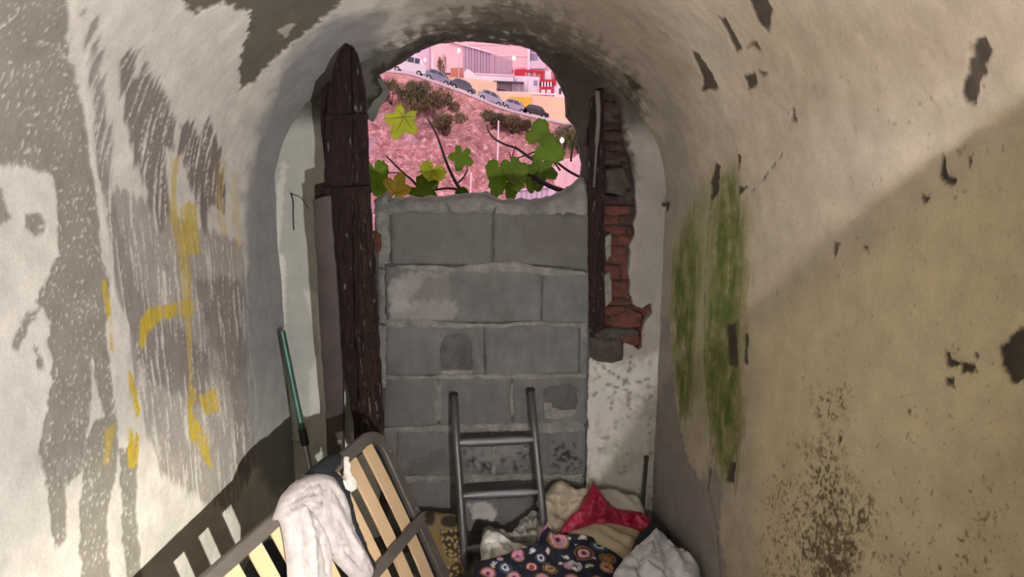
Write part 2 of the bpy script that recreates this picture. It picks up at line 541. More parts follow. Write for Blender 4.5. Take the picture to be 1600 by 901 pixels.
# --- left wall: paint scaled away from grey cement
L_cem = [
 [(-60, -30), (105, -30), (112, 60), (125, 130), (140, 220), (150, 300), (165, 400), (172, 450), (168, 520), (175, 600), (182, 640), (170, 655), (155, 600), (148, 560), (140, 640), (125, 740), (100, 760), (62, 690), (75, 620), (80, 560), (72, 500), (60, 480), (50, 470), (90, 400), (95, 350), (85, 270), (40, 262), (0, 258), (-60, 250)],
 [(128, 700), (150, 660), (182, 640), (185, 700), (178, 760), (165, 810), (170, 901), (170, 940), (125, 940), (125, 840)],
 [(190, 700), (215, 690), (215, 800), (225, 940), (200, 940), (195, 800)],
 [(20, 535), (45, 490), (60, 480), (55, 505), (30, 545)], [(50, 535), (60, 540), (72, 580), (64, 578)],
 [(60, 690), (100, 745), (102, 840), (88, 860), (70, 760)],
 [(-20, 300), (5, 300), (15, 340), (10, 350), (-20, 356)],
 [(40, 335), (62, 328), (76, 345), (72, 365), (55, 368), (42, 355)],
]
for i, p in enumerate(L_cem):
    m = wmask(p, .005, .014, nfine * .6 + nmid * .6)
    sp = sstep(.30, .62, nspeck + .35 * nmid)            # flecks of old paint left on the cement
    m = m * (1 - .75 * sp)
    lay(m, CEM); H -= m * .0022
L_pur = [
 ([(137, 22), (150, 30), (160, 90), (172, 200), (182, 300), (215, 430), (235, 480), (280, 510), (330, 560), (320, 640), (240, 600), (215, 560), (190, 480), (175, 430), (168, 330), (150, 180), (138, 80)], .85),
 ([(190, 95), (205, 85), (215, 120), (225, 80), (240, 115), (260, 150), (275, 190), (275, 240), (260, 230), (268, 330), (255, 360), (230, 300), (205, 230), (195, 160)], .95),
 ([(282, 195), (300, 190), (315, 210), (325, 185), (345, 230), (355, 300), (350, 330), (330, 320), (320, 360), (310, 340), (300, 290), (285, 250)], 1.0),
 ([(310, 440), (350, 430), (375, 440), (390, 480), (395, 600), (400, 720), (385, 760), (370, 740), (365, 620), (345, 560), (320, 500)], .9),
 ([(180, 290), (260, 330), (380, 380), (390, 560), (390, 740), (360, 800), (320, 780), (250, 740), (222, 640), (205, 540), (190, 440)], .7),
]
for p, op in L_pur:
    m = wmask(p, .010, .026, nstreak)
    m = m * (1 - .85 * sstep(.12, .42, nline * .9 + nspeck * .35))
    lay(m, PUR * .82 if op > .9 else PUR, op); H -= m * .0014 * op
m = wmask([(106, -20), (122, -20), (136, 60), (150, 180), (160, 300), (176, 400), (186, 470), (176, 470), (166, 400), (150, 300), (138, 200), (124, 100)], .004, .008)
lay(m, srgb(206, 202, 192), .9); H += m * .001
# reveal strip beside the end wall, its shade from grazing light painted grey-blue
m = wmask([(520, 25), (470, 65), (420, 160), (392, 250), (383, 400), (386, 720), (425, 770), (480, 770), (470, 500), (470, 290), (500, 204), (540, 151), (600, 110), (600, 20)], .05, .03, nmid)
lay(m, srgb(126, 128, 130), .85)
# faded yellow brush strokes
YEL = srgb(190, 165, 46)
for p, op in [([(158, 433), (168, 440), (175, 500), (182, 552), (174, 545), (165, 490)], 1), ([(203, 580), (212, 588), (220, 640), (212, 662)], 1),
          ([(204, 668), (216, 678), (214, 728), (201, 730)], 1), ([(164, 670), (182, 662), (174, 725), (161, 724)], .6),
          ([(216, 540), (218, 500), (235, 480), (274, 474), (273, 494), (245, 502), (231, 516), (226, 542)], .95),
          ([(268, 245), (280, 248), (278, 320), (292, 380), (300, 450), (301, 600), (310, 620), (300, 642), (293, 560), (286, 440), (270, 380), (265, 300)], .6),
          ([(284, 320), (306, 314), (313, 392), (300, 402), (287, 380)], .75), ([(296, 618), (306, 650), (326, 680), (332, 732), (318, 716), (299, 682)], 1),
          ([(313, 620), (339, 606), (343, 642), (321, 647)], .9), ([(278, 470), (305, 468), (306, 492), (279, 494)], .6), ([(346, 250), (354, 250), (356, 370), (346, 372)], .35), ([(364, 270), (372, 270), (376, 390), (368, 390)], .3)]:
    m = wmask(p, .006, .012, nstreak) * (1 - .75 * sstep(.15, .5, nspeck * .7 + nstreak * .7))
    lay(m, YEL, op)
# --- ceiling: cement laid bare
m = wmask([(288, -5), (300, 20), (320, 12), (345, 3), (392, 22), (388, 50), (376, 92), (376, 137), (400, 126), (440, 85), (480, 50), (530, 10), (560, -30), (280, -40)], .006, .02)
lay(m, srgb(98, 94, 82)); H -= m * .004
m = wmask([(436, 50), (455, 34), (462, 38), (446, 58)], .004, .01); lay(m, srgb(165, 160, 148))
# soot and damp round the broken opening
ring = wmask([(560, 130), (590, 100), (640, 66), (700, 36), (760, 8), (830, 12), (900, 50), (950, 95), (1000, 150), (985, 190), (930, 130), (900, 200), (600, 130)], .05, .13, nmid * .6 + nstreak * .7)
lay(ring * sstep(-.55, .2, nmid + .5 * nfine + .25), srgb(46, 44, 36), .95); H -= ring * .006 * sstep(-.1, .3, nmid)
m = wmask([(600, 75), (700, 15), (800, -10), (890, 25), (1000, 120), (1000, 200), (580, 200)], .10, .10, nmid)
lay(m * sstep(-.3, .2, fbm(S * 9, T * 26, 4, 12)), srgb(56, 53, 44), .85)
m = wmask([(620, -20), (1000, -20), (1080, 120), (1060, 240), (960, 130), (800, 40), (640, 60)], .14, .08, nmid); lay(m, srgb(112, 104, 88), .6)
# --- right wall
m = wmask([(1130, 0), (1620, -30), (1620, 150), (1300, 150), (1180, 120)], .12, .06, nmid); lay(m, srgb(138, 126, 104), .6)  # darker tan where the light falls off at the top, painted in
m = wmask([(1180, 520), (1450, 280), (1620, 200), (1620, 960), (1180, 960)], .08, .02, nmid); lay(m, srgb(176, 164, 130), .75)  # yellow-tan of the bounce light below the torch edge, painted in
m = wmask([(1190, 140), (1240, 120), (1290, 140), (1270, 190), (1200, 190)], .07, .05, nmid); lay(m, srgb(128, 114, 94), .45)
m = wmask([(1030, 120), (1075, 250), (1095, 300), (1095, 480), (1035, 520), (1020, 300)], .04, .02); lay(m, srgb(132, 128, 118), .6)
GRY = srgb(128, 122, 119)
m = wmask([(1025, 480), (1046, 500), (1055, 640), (1075, 720), (1098, 750), (1112, 720), (1128, 770), (1122, 810), (1140, 960), (1020, 960), (1010, 700)], .006, .025); lay(m, GRY); H -= m * .002
MOSS = srgb(86, 98, 34); MOSS2 = srgb(120, 122, 60)
m = wmask([(1050, 400), (1072, 340), (1110, 270), (1160, 290), (1172, 420), (1166, 560), (1160, 690), (1145, 755), (1120, 740), (1096, 620), (1062, 660), (1048, 540)], .06, .09, nstreak * .7 + nmid * .5)
lay(m * sstep(-.6, .5, nstreak2 * .6 + nmid * .5 + .3), MOSS2 * .85, .6)
for p in ([(1052, 420), (1066, 360), (1084, 322), (1093, 430), (1086, 540), (1078, 650), (1062, 655), (1054, 560)], [(1114, 340), (1124, 275), (1150, 262), (1160, 330), (1167, 430), (1160, 500), (1150, 560), (1159, 640), (1157, 700), (1146, 750), (1128, 742), (1116, 700), (1103, 610), (1104, 480)]):
    m = wmask(p, .035, .055, nstreak * .6 + nmid * .6)
    g_ = sstep(-.3, .4, nstreak2 * .5 + nmid * .7)[..., None]
    lay(m * sstep(-.7, .25, nstreak * .55 + nmid * .5 + nspeck * .3 + .1), srgb(66, 84, 22) * g_ + srgb(98, 100, 46) * (1 - g_), .95)
CH = srgb(68, 59, 47)
chips = [[(1530, 60), (1545, 55), (1543, 80), (1535, 120), (1525, 160), (1505, 165), (1498, 150), (1505, 120), (1520, 90)],
 [(1470, 245), (1480, 250), (1478, 270), (1490, 285), (1485, 293), (1472, 275)], [(1512, 240), (1524, 238), (1520, 260), (1512, 262)], [(1497, 236), (1503, 232), (1502, 246), (1497, 246)],
 [(1590, 512), (1602, 510), (1625, 540), (1612, 590), (1578, 600), (1567, 570), (1568, 540)],
 [(1480, 545), (1488, 560), (1496, 570), (1477, 573)], [(1500, 565), (1519, 568), (1524, 552), (1531, 565), (1520, 582), (1504, 585)], [(1475, 587), (1485, 587), (1485, 606), (1475, 604)],
 [(1172, -6), (1195, -6), (1207, 25), (1200, 50), (1185, 35)], [(1125, 28), (1135, 30), (1158, 75), (1150, 85), (1140, 65)], [(1080, 78), (1090, 85), (1112, 120), (1122, 138), (1098, 142), (1100, 122)], [(1160, 120), (1180, 113), (1184, 132), (1170, 140)],
 [(1188, 110), (1200, 115), (1194, 121)], [(1165, 68), (1182, 66), (1184, 78), (1176, 72), (1164, 76)], [(1040, 48), (1044, 50), (1043, 54)],
 [(970, 115), (985, 120), (1003, 140), (985, 143)], [(1117, 252), (1124, 260), (1120, 305), (1110, 312), (1107, 285)], [(1153, 238), (1158, 245), (1157, 266), (1152, 262)],
 [(1137, 505), (1150, 507), (1152, 572), (1139, 570)], [(1163, 520), (1169, 522), (1166, 572), (1160, 566)], [(1140, 720), (1150, 722), (1148, 752), (1135, 752)], [(1157, 292), (1165, 292), (1153, 308)],
 [(1305, 378), (1311, 380), (1308, 403), (1304, 402)], [(1348, 384), (1356, 384), (1352, 393)], [(1238, 168), (1244, 168), (1242, 190), (1238, 190)], [(1445, 308), (1450, 309), (1447, 320)], [(1416, 640), (1423, 640), (1420, 652)],
 [(1035, 318), (1046, 316), (1044, 330), (1038, 326)], [(1253, 592), (1258, 590), (1256, 604)], [(1310, 680), (1318, 680), (1314, 694)]]
for p in chips:
    m = wmask(p, .003, .007, nfine + .5 * nspeck)
    lay(m, CH * (.75 + .5 * nmid.clip(-1, 1))[..., None]); H -= m * .0045
ST = srgb(78, 65, 46)
for p, op, th in [([(1258, 700), (1300, 685), (1330, 750), (1366, 800), (1352, 850), (1335, 940), (1270, 940), (1250, 860), (1258, 780)], .9, .02),
              ([(1280, 820), (1310, 800), (1325, 830), (1330, 900), (1320, 960), (1270, 960), (1275, 880)], .8, -.3),
              ([(1272, 608), (1312, 598), (1335, 640), (1302, 664), (1278, 652)], .9, .16), ([(1200, 745), (1260, 715), (1265, 940), (1190, 940)], .7, .18),
              ([(1515, 790), (1562, 775), (1552, 875), (1526, 865)], .7, .22), ([(1400, 800), (1540, 850), (1560, 960), (1340, 960), (1350, 860)], .7, .36),
              ([(1130, 760), (1260, 640), (1600, 600), (1620, 960), (1140, 960)], .6, .50), ([(1150, 60), (1620, 40), (1620, 600), (1180, 600)], .5, .58), ([(1440, 555), (1440, 545), (1500, 545), (1500, 560)], .3, .3)]:
    m = wmask(p, .05, .05, nmid)
    lay(m * sstep(th, th + .12, nspeck * .7 + nfine * .6), ST, op)
# cracks
for pts, w in [([(1108, 290), (1101, 420), (1098, 560), (1106, 640), (1110, 700)], .005), ([(1112, 700), (1106, 760), (1118, 830), (1125, 940)], .006), ([(1165, 310), (1220, 240)], .0016)]:
    q = np.array(wpoly(pts)); d = seg_dist(S, T, [tuple(a) for a in q]) + .006 * nfine
    m = sstep(w, w * .3, d); lay(m, srgb(60, 54, 46), .85); H -= m * .006
H += sstep(.3, .7, nspeck) * .0006

P = room_pt(S, T)
dPs = np.gradient(P, axis=1) / np.gradient(S, axis=1)[..., None]
dPt = np.gradient(P, axis=0)
Nn = np.cross(dPs, dPt); Nn /= np.linalg.norm(Nn, axis=-1, keepdims=True) + 1e-12
cen = np.stack([(XL(S) + XR(S)) / 2, S, np.full_like(S, 1.2)], -1)
sg = np.sign((Nn * (cen - P)).sum(-1)); Nn *= sg[..., None]
P = P + Nn * H[..., None]
def patch(name, r0, r1, label):
    p = P[r0:r1]; c = RGB[r0:r1].clip(.004, .95)
    nr, nc = p.shape[:2]
    idx = np.arange(nr * nc).reshape(nr, nc)
    F = np.stack([idx[:-1, :-1], idx[1:, :-1], idx[1:, 1:], idx[:-1, 1:]], -1).reshape(-1, 4)
    return struct(mesh_obj(name, p.reshape(-1, 3), F, M['wall'], None, True, color=c.reshape(-1, 3)), label)
rA = int(np.searchsorted(t1, .8)); rB = int(np.searchsorted(t1, 1.72))
patch('wall_left', 0, rA + 1, 'left wall with peeling cream paint and yellow brush strokes')
patch('ceiling', rA, rB + 1, 'rough plastered barrel vault overhead, sooty near the opening')
patch('wall_right', rB, len(t1), 'right wall of tan plaster with green moss and dark chips')

# floor: dirt with a low heap of rubble under the rags
gx, gy = np.meshgrid(np.linspace(-1.45, 1.35, 150), np.linspace(-1.5, 3.1, 240))
def heap(x, y): return .13 * np.exp(-(((x - .30) / .36) ** 2 + ((y - 2.85) / .38) ** 2))
gz = heap(gx, gy) + .012 * fbm(gx * 6, gy * 6, 4, 21) + .006 * fbm(gx * 25, gy * 25, 3, 22)
idx = np.arange(gx.size).reshape(gx.shape)
Ff = np.stack([idx[:-1, :-1], idx[:-1, 1:], idx[1:, 1:], idx[1:, :-1]], -1).reshape(-1, 4)
struct(mesh_obj('floor', np.stack([gx, gy, gz], -1).reshape(-1, 3), Ff, M['floor'], None, True), 'dirty earthen floor under the rags')
# the wall behind the camera
mb = MB(); mb.aabb(-1.5, 1.4, -1.62, -1.5, -.05, 2.9)
struct(mb.build('wall_back', mat('plaster_back', srgb(150, 140, 120), bump=.3)))

# ------------------------------------------------------------------ end wall: plaster with a broken doorway
WP = wallplane(YE)
def wp(pts): return [WP.uv(*p) for p in pts]
th = np.linspace(math.pi, 0, 50); ce, ae = (XLE + XRE) / 2, (XRE - XLE) / 2
outline = [(XLE - .03, -.03)] + [(ce + (ae + .03) * math.cos(a), ZSE + (ZCE - ZSE + .03) * math.sin(a)) for a in th] + [(XRE + .03, -.03)]
outline = resample(outline, .03)
hole_px = [(596, 930), (590, 700), (588, 560), (585, 440), (572, 330), (562, 300), (560, 200), (572, 172), (590, 150), (597, 138), (588, 124), (586, 115), (606, 106), (622, 96), (640, 84), (664, 70), (690, 63), (715, 56), (745, 55), (775, 58), (800, 64), (822, 70), (838, 80), (850, 86), (858, 96), (862, 106), (872, 116), (880, 128), (884, 142), (892, 156), (890, 180), (898, 192), (906, 206), (912, 232),
           (914, 215), (925, 160), (928, 140), (945, 136), (960, 150), (968, 175), (974, 215), (985, 250), (993, 290), (995, 330), (988, 380), (984, 430), (983, 460), (990, 474), (1004, 480), (1018, 474), (1017, 490), (1008, 505), (1004, 522), (1003, 540), (998, 546), (988, 540), (975, 540), (973, 562), (948, 566), (921, 560), (918, 700), (914, 930)]
hole = rough(wp(hole_px), .010, 5, .016)
def ew_color(u, v):
    n = fbm(u * 9, v * 9, 4, 31); nf = fbm(u * 45, v * 45, 4, 32); ns = fbm(u * 40, v * 9, 4, 33)
    c = np.zeros((len(u), 3)); c[:] = srgb(196, 198, 190)
    c *= (1 + .06 * n)[:, None]
    r = sstep(.1, .2, u)[:, None]
    c = c * (1 - r) + srgb(182, 180, 174) * (1 + .06 * n)[:, None] * r
    def L(poly, col, op=1, edge=.006, wob=.02, nz=None):
        nonlocal c
        d = sdf(u, v, wp(poly)) + wob * (nf if nz is None else nz)
        m = (sstep(edge, -edge, d) * op)[:, None]; c = c * (1 - m) + np.asarray(col) * m
    # left: grey shadow band painted over the white, lit strips left bright
    L([(425, 150), (520, 100), (520, 460), (474, 452), (500, 545), (484, 580), (484, 690), (540, 700), (540, 760), (446, 760), (446, 420), (430, 400)], srgb(164, 166, 158), .75, .006, .008)
    L([(425, 395), (433, 395), (446, 400), (444, 520), (436, 560), (425, 500)], srgb(215, 214, 206), .9, .004, .008)
    L([(428, 380), (432, 300), (442, 250), (448, 260), (444, 290), (434, 420)], srgb(214, 214, 208), .7, .004, .006)
    # right: damp mould, darker grey over the upper plaster
    k = sstep(.2, .5, n * .6 + ns * .6 + .25) * sstep(.14, .2, u)
    c = c * (1 - .35 * k[:, None]) + srgb(128, 118, 104) * .35 * k[:, None]
    sp = sstep(.28, .5, nf * .8 + n * .5) * sstep(1.0, .7, v) * sstep(.2, .24, u)
    c = c * (1 - .6 * sp[:, None]) + srgb(104, 92, 76) * .6 * sp[:, None]
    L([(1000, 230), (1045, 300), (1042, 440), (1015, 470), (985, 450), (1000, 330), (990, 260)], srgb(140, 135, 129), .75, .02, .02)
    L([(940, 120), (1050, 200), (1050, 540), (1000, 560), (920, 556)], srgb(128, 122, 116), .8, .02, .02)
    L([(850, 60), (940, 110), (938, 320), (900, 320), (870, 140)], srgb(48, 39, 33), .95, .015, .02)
    for q in ([(926, 560), (960, 585), (985, 600), (1018, 590)], [(985, 545), (985, 575), (975, 600), (985, 640)], [(925, 620), (950, 600), (985, 612), (1010, 625)], [(955, 640), (962, 600), (970, 585)], [(1000, 480), (1008, 530), (1022, 520)]):
        d = seg_dist(u, v, wp(q)) + .006 * nf; m = (sstep(.005, .001, d) * .7)[:, None]; c = c * (1 - m) + srgb(70, 66, 60) * m
    # broken lip of the doorway
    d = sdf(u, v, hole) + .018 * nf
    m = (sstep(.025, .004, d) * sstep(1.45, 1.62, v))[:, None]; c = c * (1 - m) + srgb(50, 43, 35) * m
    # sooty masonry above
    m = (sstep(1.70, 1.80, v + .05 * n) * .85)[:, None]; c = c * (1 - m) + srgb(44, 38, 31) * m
    return c.clip(.004, .9)
def ew_h(u, v, de):
    return .004 * fbm(u * 12, v * 12, 4, 41) + .0015 * fbm(u * 60, v * 60, 3, 42) - .006 * (1 - np.minimum(de / .012, 1)) ** 2 + .02 * sstep(1.66, 1.8, v) * fbm(u * 16, v * 16, 4, 43)
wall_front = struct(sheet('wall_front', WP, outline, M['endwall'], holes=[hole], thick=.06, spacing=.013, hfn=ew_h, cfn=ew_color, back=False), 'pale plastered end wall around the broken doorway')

# rough masonry around the hole, a hand behind the plaster
WB = wallplane(YE + .06)
inner = rough([WB.uv(*p) for p in [(588, 960), (584, 560), (566, 330), (556, 200), (572, 172), (600, 150), (592, 128), (584, 116), (606, 103), (640, 80), (690, 60), (745, 52), (800, 61), (838, 77), (856, 98), (870, 118), (886, 150), (886, 182), (902, 206), (908, 240), (911, 268), (911, 330), (918, 600), (914, 960)]], .010, 11, .02)
out2 = resample([(XLE - .05, -.03)] + [(ce + (ae + .05) * math.cos(a), ZSE + (ZCE - ZSE + .06) * math.sin(a)) for a in th] + [(XRE + .05, -.03)], .04)
def rub_h(u, v, de): return .022 * fbm(u * 22, v * 22, 4, 51) - .02 * (1 - np.minimum(de / .02, 1)) ** 2
sheet('masonry', WB, out2, M['rubble'], parent=wall_front, holes=[inner], thick=.14, spacing=.018, hfn=rub_h)['label'] = 'broken stone and mortar masonry round the opening'

# the torn plaster tongue hanging at the left of the opening
tg = rough([wp([p])[0] for p in [(566, 118), (578, 122), (592, 122), (604, 140), (598, 155), (588, 172), (580, 190), (570, 186)]], .004, 6, .012)
sheet('plaster_tongue', wallplane(YE + .03), tg, mat('grey_render', srgb(110, 112, 106), bump=.4), parent=wall_front, thick=.04, spacing=.02)

# exposed bricks of the right jamb, course by course
JY = YE + .035
brick_rows = []
yy = 146
k = 0
jamb = np.array([(936, 138), (960, 152), (970, 190), (980, 240), (990, 290), (992, 340), (985, 390), (982, 440), (984, 470), (1012, 482), (1006, 520), (1000, 548), (936, 548)], float)
def jamb_right(y):
    r = 940
    for (ax, ay), (bx, by) in zip(jamb[1:-1], jamb[2:]):
        if min(ay, by) <= y <= max(ay, by) and ay != by: r = max(r, ax + (bx - ax) * (y - ay) / (by - ay))
    return r
rb = np.random.default_rng(12)
while yy < 540:
    hh = rb.uniform(13, 17) if not 372 < yy < 460 else rb.uniform(24, 30)
    xr = jamb_right(min(yy + hh * .6, 545)) + 10; x = 940 - (k % 2) * 8
    while x < xr - 4:
        w = rb.uniform(34, 46); x2 = min(x + w, xr)
        if xr - x2 < 8: x2 = xr
        Yb = JY + rb.uniform(-.012, .02) + (.03 if yy < 330 and rb.random() < .4 else 0)
        PB = wallplane(Yb)
        q = [(x + 1, yy + 1), ((x + x2) / 2, yy + rb.uniform(0, 2)), (x2 - 1, yy + 1 + rb.uniform(0, 2)), (x2 - 1, yy + hh - 1), ((x + x2) / 2, yy + hh - rb.uniform(0, 2)), (x + 1, yy + hh - 1)]
        o = sheet('brick', PB, rough([PB.uv(*p) for p in q], .003, int(yy + x), .02), M['brick_dark' if yy < 335 + rb.uniform(-40, 30) else 'brick'], parent=wall_front, thick=.09, spacing=.016, hfn=lambda u, v, de: -.008 * (1 - np.minimum(de / .012, 1)) ** 2 + .004 * fbm(u * 40, v * 40, 2, 3))
        x = x2
    yy += hh; k += 1
# two loose brick lumps at the foot of the jamb, one stump of brick beside the old door
for q in ([(956, 496), (985, 485), (1004, 492), (1000, 512), (975, 514), (958, 512)], [(975, 520), (1000, 518), (998, 540), (985, 543), (973, 534)], [(582, 362), (596, 366), (596, 396), (584, 394)]):
    PB = wallplane(YE + .0)
    sheet('brick', PB, rough([PB.uv(*p) for p in q], .004, 77, .016), M['brick'], parent=wall_front, thick=.07, spacing=.014, hfn=lambda u, v, de: -.012 * (1 - np.minimum(de / .016, 1)) ** 2 + .006 * fbm(u * 30, v * 30, 2, 5))
PB = wallplane(YE - .004)
for nm, q, mm in (('recess_shade', [(921, 150), (934, 138), (944, 145), (946, 300), (944, 440), (946, 530), (922, 532), (919, 400)], 'wood_dark'),  # dark strip standing in for the shadowed recess of the jamb
              ('hinge_block', [(922, 528), (972, 532), (974, 566), (948, 568), (923, 562)], 'rubble'),
              ('mortar_lump', [(920, 512), (955, 515), (958, 528), (922, 530)], 'rubble'), ('mortar_lump', [(955, 515), (990, 514), (1000, 520), (985, 530), (958, 530)], 'rubble'),
              ('mortar_lump', [(946, 265), (975, 262), (984, 290), (975, 305), (950, 300)], 'rubble'), ('mortar_lump', [(945, 430), (955, 425), (957, 470), (947, 480)], 'mortar'), ('mortar_lump', [(946, 370), (954, 366), (955, 400), (948, 410)], 'mortar')):
    o = sheet(nm, PB, rough([PB.uv(*p) for p in q], .004, 9, .02), M[mm], parent=wall_front, thick=.06, spacing=.02, hfn=lambda u, v, de: -.01 * (1 - np.minimum(de / .016, 1)) ** 2 + .005 * fbm(u * 30, v * 30, 3, 8))
mb = MB(); mb.tube([at(947, 538 + 8, YE - .012), at(947, 546, YE - .02)], .012, 10); mb.build('bolt_hole', M['pole_black'], wall_front)
mb = MB(); mb.tube(catmull([at(933, 142, YE - .03), at(935, 180, YE - .035), at(932, 230, YE - .035), at(928, 292, YE - .03)]), [.009] * 6 + [.008] * 6 + [.004] * 7, 7)
mb.build('hanging_strip', mat('dusty_cord', (.15, .14, .13), bump=.4), wall_front)

# ------------------------------------------------------------------ concrete block infill
BY = YE + .015
BPL = wallplane(BY)
def bp(pts): return [BPL.uv(*p) for p in pts]
def blk_color(u, v):
    n = fbm(u * 7, v * 7, 4, 61); nf = fbm(u * 40, v * 40, 4, 62); nv = fbm(u * 30, v * 6, 3, 63)
    c = np.zeros((len(u), 3)); c[:] = srgb(104, 105, 104)
    c *= (1 + .20 * n + .12 * nv + .06 * nf)[:, None]
    def L(poly, col, op=1, edge=.01, wob=.03, nz=nf):
        nonlocal c
        d = sdf(u, v, bp(poly)) + wob * nz; m = (sstep(edge, -edge, d) * op)[:, None]; c = c * (1 - m) + np.asarray(col) * m
    L([(590, 325), (780, 330), (930, 335), (930, 425), (590, 412)], srgb(100, 99, 94), .6, .03)
    L([(604, 440), (640, 425), (700, 425), (705, 460), (720, 490), (690, 503), (610, 500)], srgb(138, 137, 134), .9)
    L([(606, 445), (630, 440), (640, 480), (612, 492)], srgb(158, 157, 152), .7)
    L([(665, 430), (720, 430), (715, 455), (690, 470), (640, 470)], srgb(98, 97, 92), .6)
    L([(720, 430), (800, 440), (780, 490), (735, 495)], srgb(96, 95, 93), .5, .03)
    L([(800, 335), (925, 345), (920, 420), (830, 400)], srgb(88, 87, 82), .5, .03)
    L([(600, 592), (680, 594), (680, 660), (610, 665)], srgb(96, 95, 94), .5, .03)
    L([(720, 594), (820, 596), (820, 650), (740, 655)], srgb(98, 96, 95), .5, .03)
    # damp black mould near the foot
    sp = sstep(.05, .35, nf + .5 * n) ; 
    for q in ([(722, 702), (770, 698), (830, 694), (832, 735), (760, 742), (728, 735)], [(858, 690), (910, 690), (910, 735), (862, 742)]):
        d = sdf(u, v, bp(q)); m = (sstep(.03, -.03, d + .02 * n) * sp * .95)[:, None]; c = c * (1 - m) + srgb(44, 42, 40) * m
    L([(728, 700), (780, 690), (820, 700), (800, 720), (745, 725)], srgb(148, 147, 144), .45, .02)
    L([(733, 788), (760, 782), (778, 800), (770, 812), (740, 810)], srgb(186, 184, 178), .9, .006, .015)
    L([(625, 735), (690, 700), (700, 720), (640, 760)], srgb(78, 77, 76), .6, .02)
    L([(820, 770), (850, 760), (860, 800), (825, 800)], srgb(96, 94, 92), .5, .02)
    return c.clip(.004, .9)
def blk_h(u, v, de): return .0022 * fbm(u * 14, v * 14, 4, 71) + .001 * fbm(u * 70, v * 70, 3, 72) - .006 * (1 - np.minimum(de / .010, 1)) ** 2
filled_l = [(690, 535), (697, 524), (712, 521), (728, 524), (737, 534), (739, 570), (737, 585), (690, 586), (686, 550)]
filled_r = [(849, 608), (862, 603), (890, 602), (902, 606), (903, 630), (898, 650), (870, 656), (850, 655)]
blocks = [
 [(612, 330), (768, 333), (769, 414), (613, 411)], [(773, 333), (922, 337), (920, 421), (850, 413), (773, 414)],
 [(603, 417), (680, 417), (846, 420), (845, 502), (720, 505), (604, 502)], [(849, 424), (921, 427), (919, 505), (848, 503)],
 [(603, 509), (755, 510), (756, 586), (604, 587)], [(759, 510), (904, 509), (904, 584), (759, 586)], [(907, 510), (920, 512), (918, 584), (907, 584)],
 [(600, 592), (683, 592), (683, 666), (600, 668)], [(686, 592), (798, 590), (798, 664), (686, 667)], [(801, 590), (918, 589), (916, 662), (801, 664)],
 [(600, 672), (619, 672), (619, 745), (602, 745)], [(622, 671), (768, 669), (769, 744), (624, 746)], [(771, 669), (916, 667), (913, 742), (771, 744)],
 [(604, 750), (718, 750), (718, 832), (606, 834)], [(721, 750), (838, 748), (840, 828), (721, 832)], [(841, 747), (913, 746), (912, 826), (843, 828)],
]
for i, b in enumerate(blocks):
    q = rough(bp(b), .004, 100 + i, .022)
    hs = []
    if i == 4: hs = [rough(bp(filled_l), .003, 3, .014)]
    if i == 9: hs = [rough(bp(filled_r), .003, 4, .014)]
    sheet('concrete_block', BPL, q, M['block'], parent=wall_front, holes=hs, thick=.14, spacing=.011, hfn=blk_h, cfn=blk_color, back=False)
for q, nm in ((filled_l, 'hole_filling'), (filled_r, 'hole_filling')):
    PB = wallplane(BY + .022)
    c = np.mean(q, 0); q2 = [tuple(c + (np.array(p) - c) * 1.08) for p in q]
    o = sheet(nm, PB, rough([PB.uv(*p) for p in q2], .002, 8, .02), M['patch'], parent=wall_front, thick=.08, spacing=.014, hfn=lambda u, v, de: .007 * fbm(u * 25, v * 25, 3, 14))
    o['label'] = 'dark mortar plug filling a hole in a concrete block'
for q in ([(690, 578), (738, 578), (737, 587), (690, 588)], [(850, 632), (875, 640), (900, 640), (898, 653), (851, 655)], [(850, 628), (862, 630), (862, 643), (851, 640)]):
    PB = wallplane(BY + .008); sheet('mortar_lump', PB, rough([PB.uv(*p) for p in q], .003, 5, .012), M['mortar'], parent=wall_front, thick=.03, spacing=.012, hfn=lambda u, v, de: .005 * fbm(u * 40, v * 40, 3, 14))
# bed of mortar behind the joints, with smears squeezed out of them
PB = wallplane(BY + .012)
sheet('mortar_bed', PB, rough([PB.uv(*p) for p in [(586, 326), (600, 318), (922, 326), (922, 560), (914, 900), (590, 900), (594, 600), (585, 420)]], .004, 9, .03), M['mortar_dark'], parent=wall_front, thick=.12, spacing=.02, hfn=lambda u, v, de: .006 * fbm(u * 30, v * 30, 4, 15))
smears = [[(620, 413), (680, 414), (700, 418), (760, 412), (806, 408), (840, 416), (915, 424), (916, 431), (850, 430), (800, 424), (700, 424), (625, 419)],
          [(600, 501), (640, 498), (700, 503), (760, 506), (840, 502), (915, 504), (915, 510), (850, 509), (740, 512), (640, 512), (604, 509)],
          [(602, 587), (700, 586), (800, 583), (916, 583), (916, 590), (800, 593), (690, 592), (604, 593)],
          [(600, 668), (700, 664), (800, 660), (912, 660), (912, 672), (860, 676), (760, 676), (690, 676), (604, 676)],
          [(604, 745), (700, 742), (800, 740), (910, 742), (908, 752), (800, 752), (700, 755), (604, 752)],
          [(588, 330), (606, 328), (610, 410), (600, 412), (600, 420), (592, 415)], [(590, 420), (601, 420), (602, 505), (594, 505)], [(592, 508), (603, 508), (603, 605), (596, 606)],
          [(678, 596), (690, 596), (691, 655), (680, 660)], [(796, 600), (803, 600), (803, 650), (797, 652)], [(905, 505), (918, 505), (917, 525), (908, 528)],
          [(768, 672), (774, 672), (774, 742), (769, 742)]]
for i, q in enumerate(smears):
    PB = wallplane(BY - .001)
    sheet('mortar_smear', PB, rough([PB.uv(*p) for p in q], .007, 200 + i, .016), M['mortar'], parent=wall_front, thick=.02, spacing=.012, hfn=lambda u, v, de: .006 * np.minimum(de / .008, 1) + .005 * fbm(u * 40, v * 40, 3, 16))
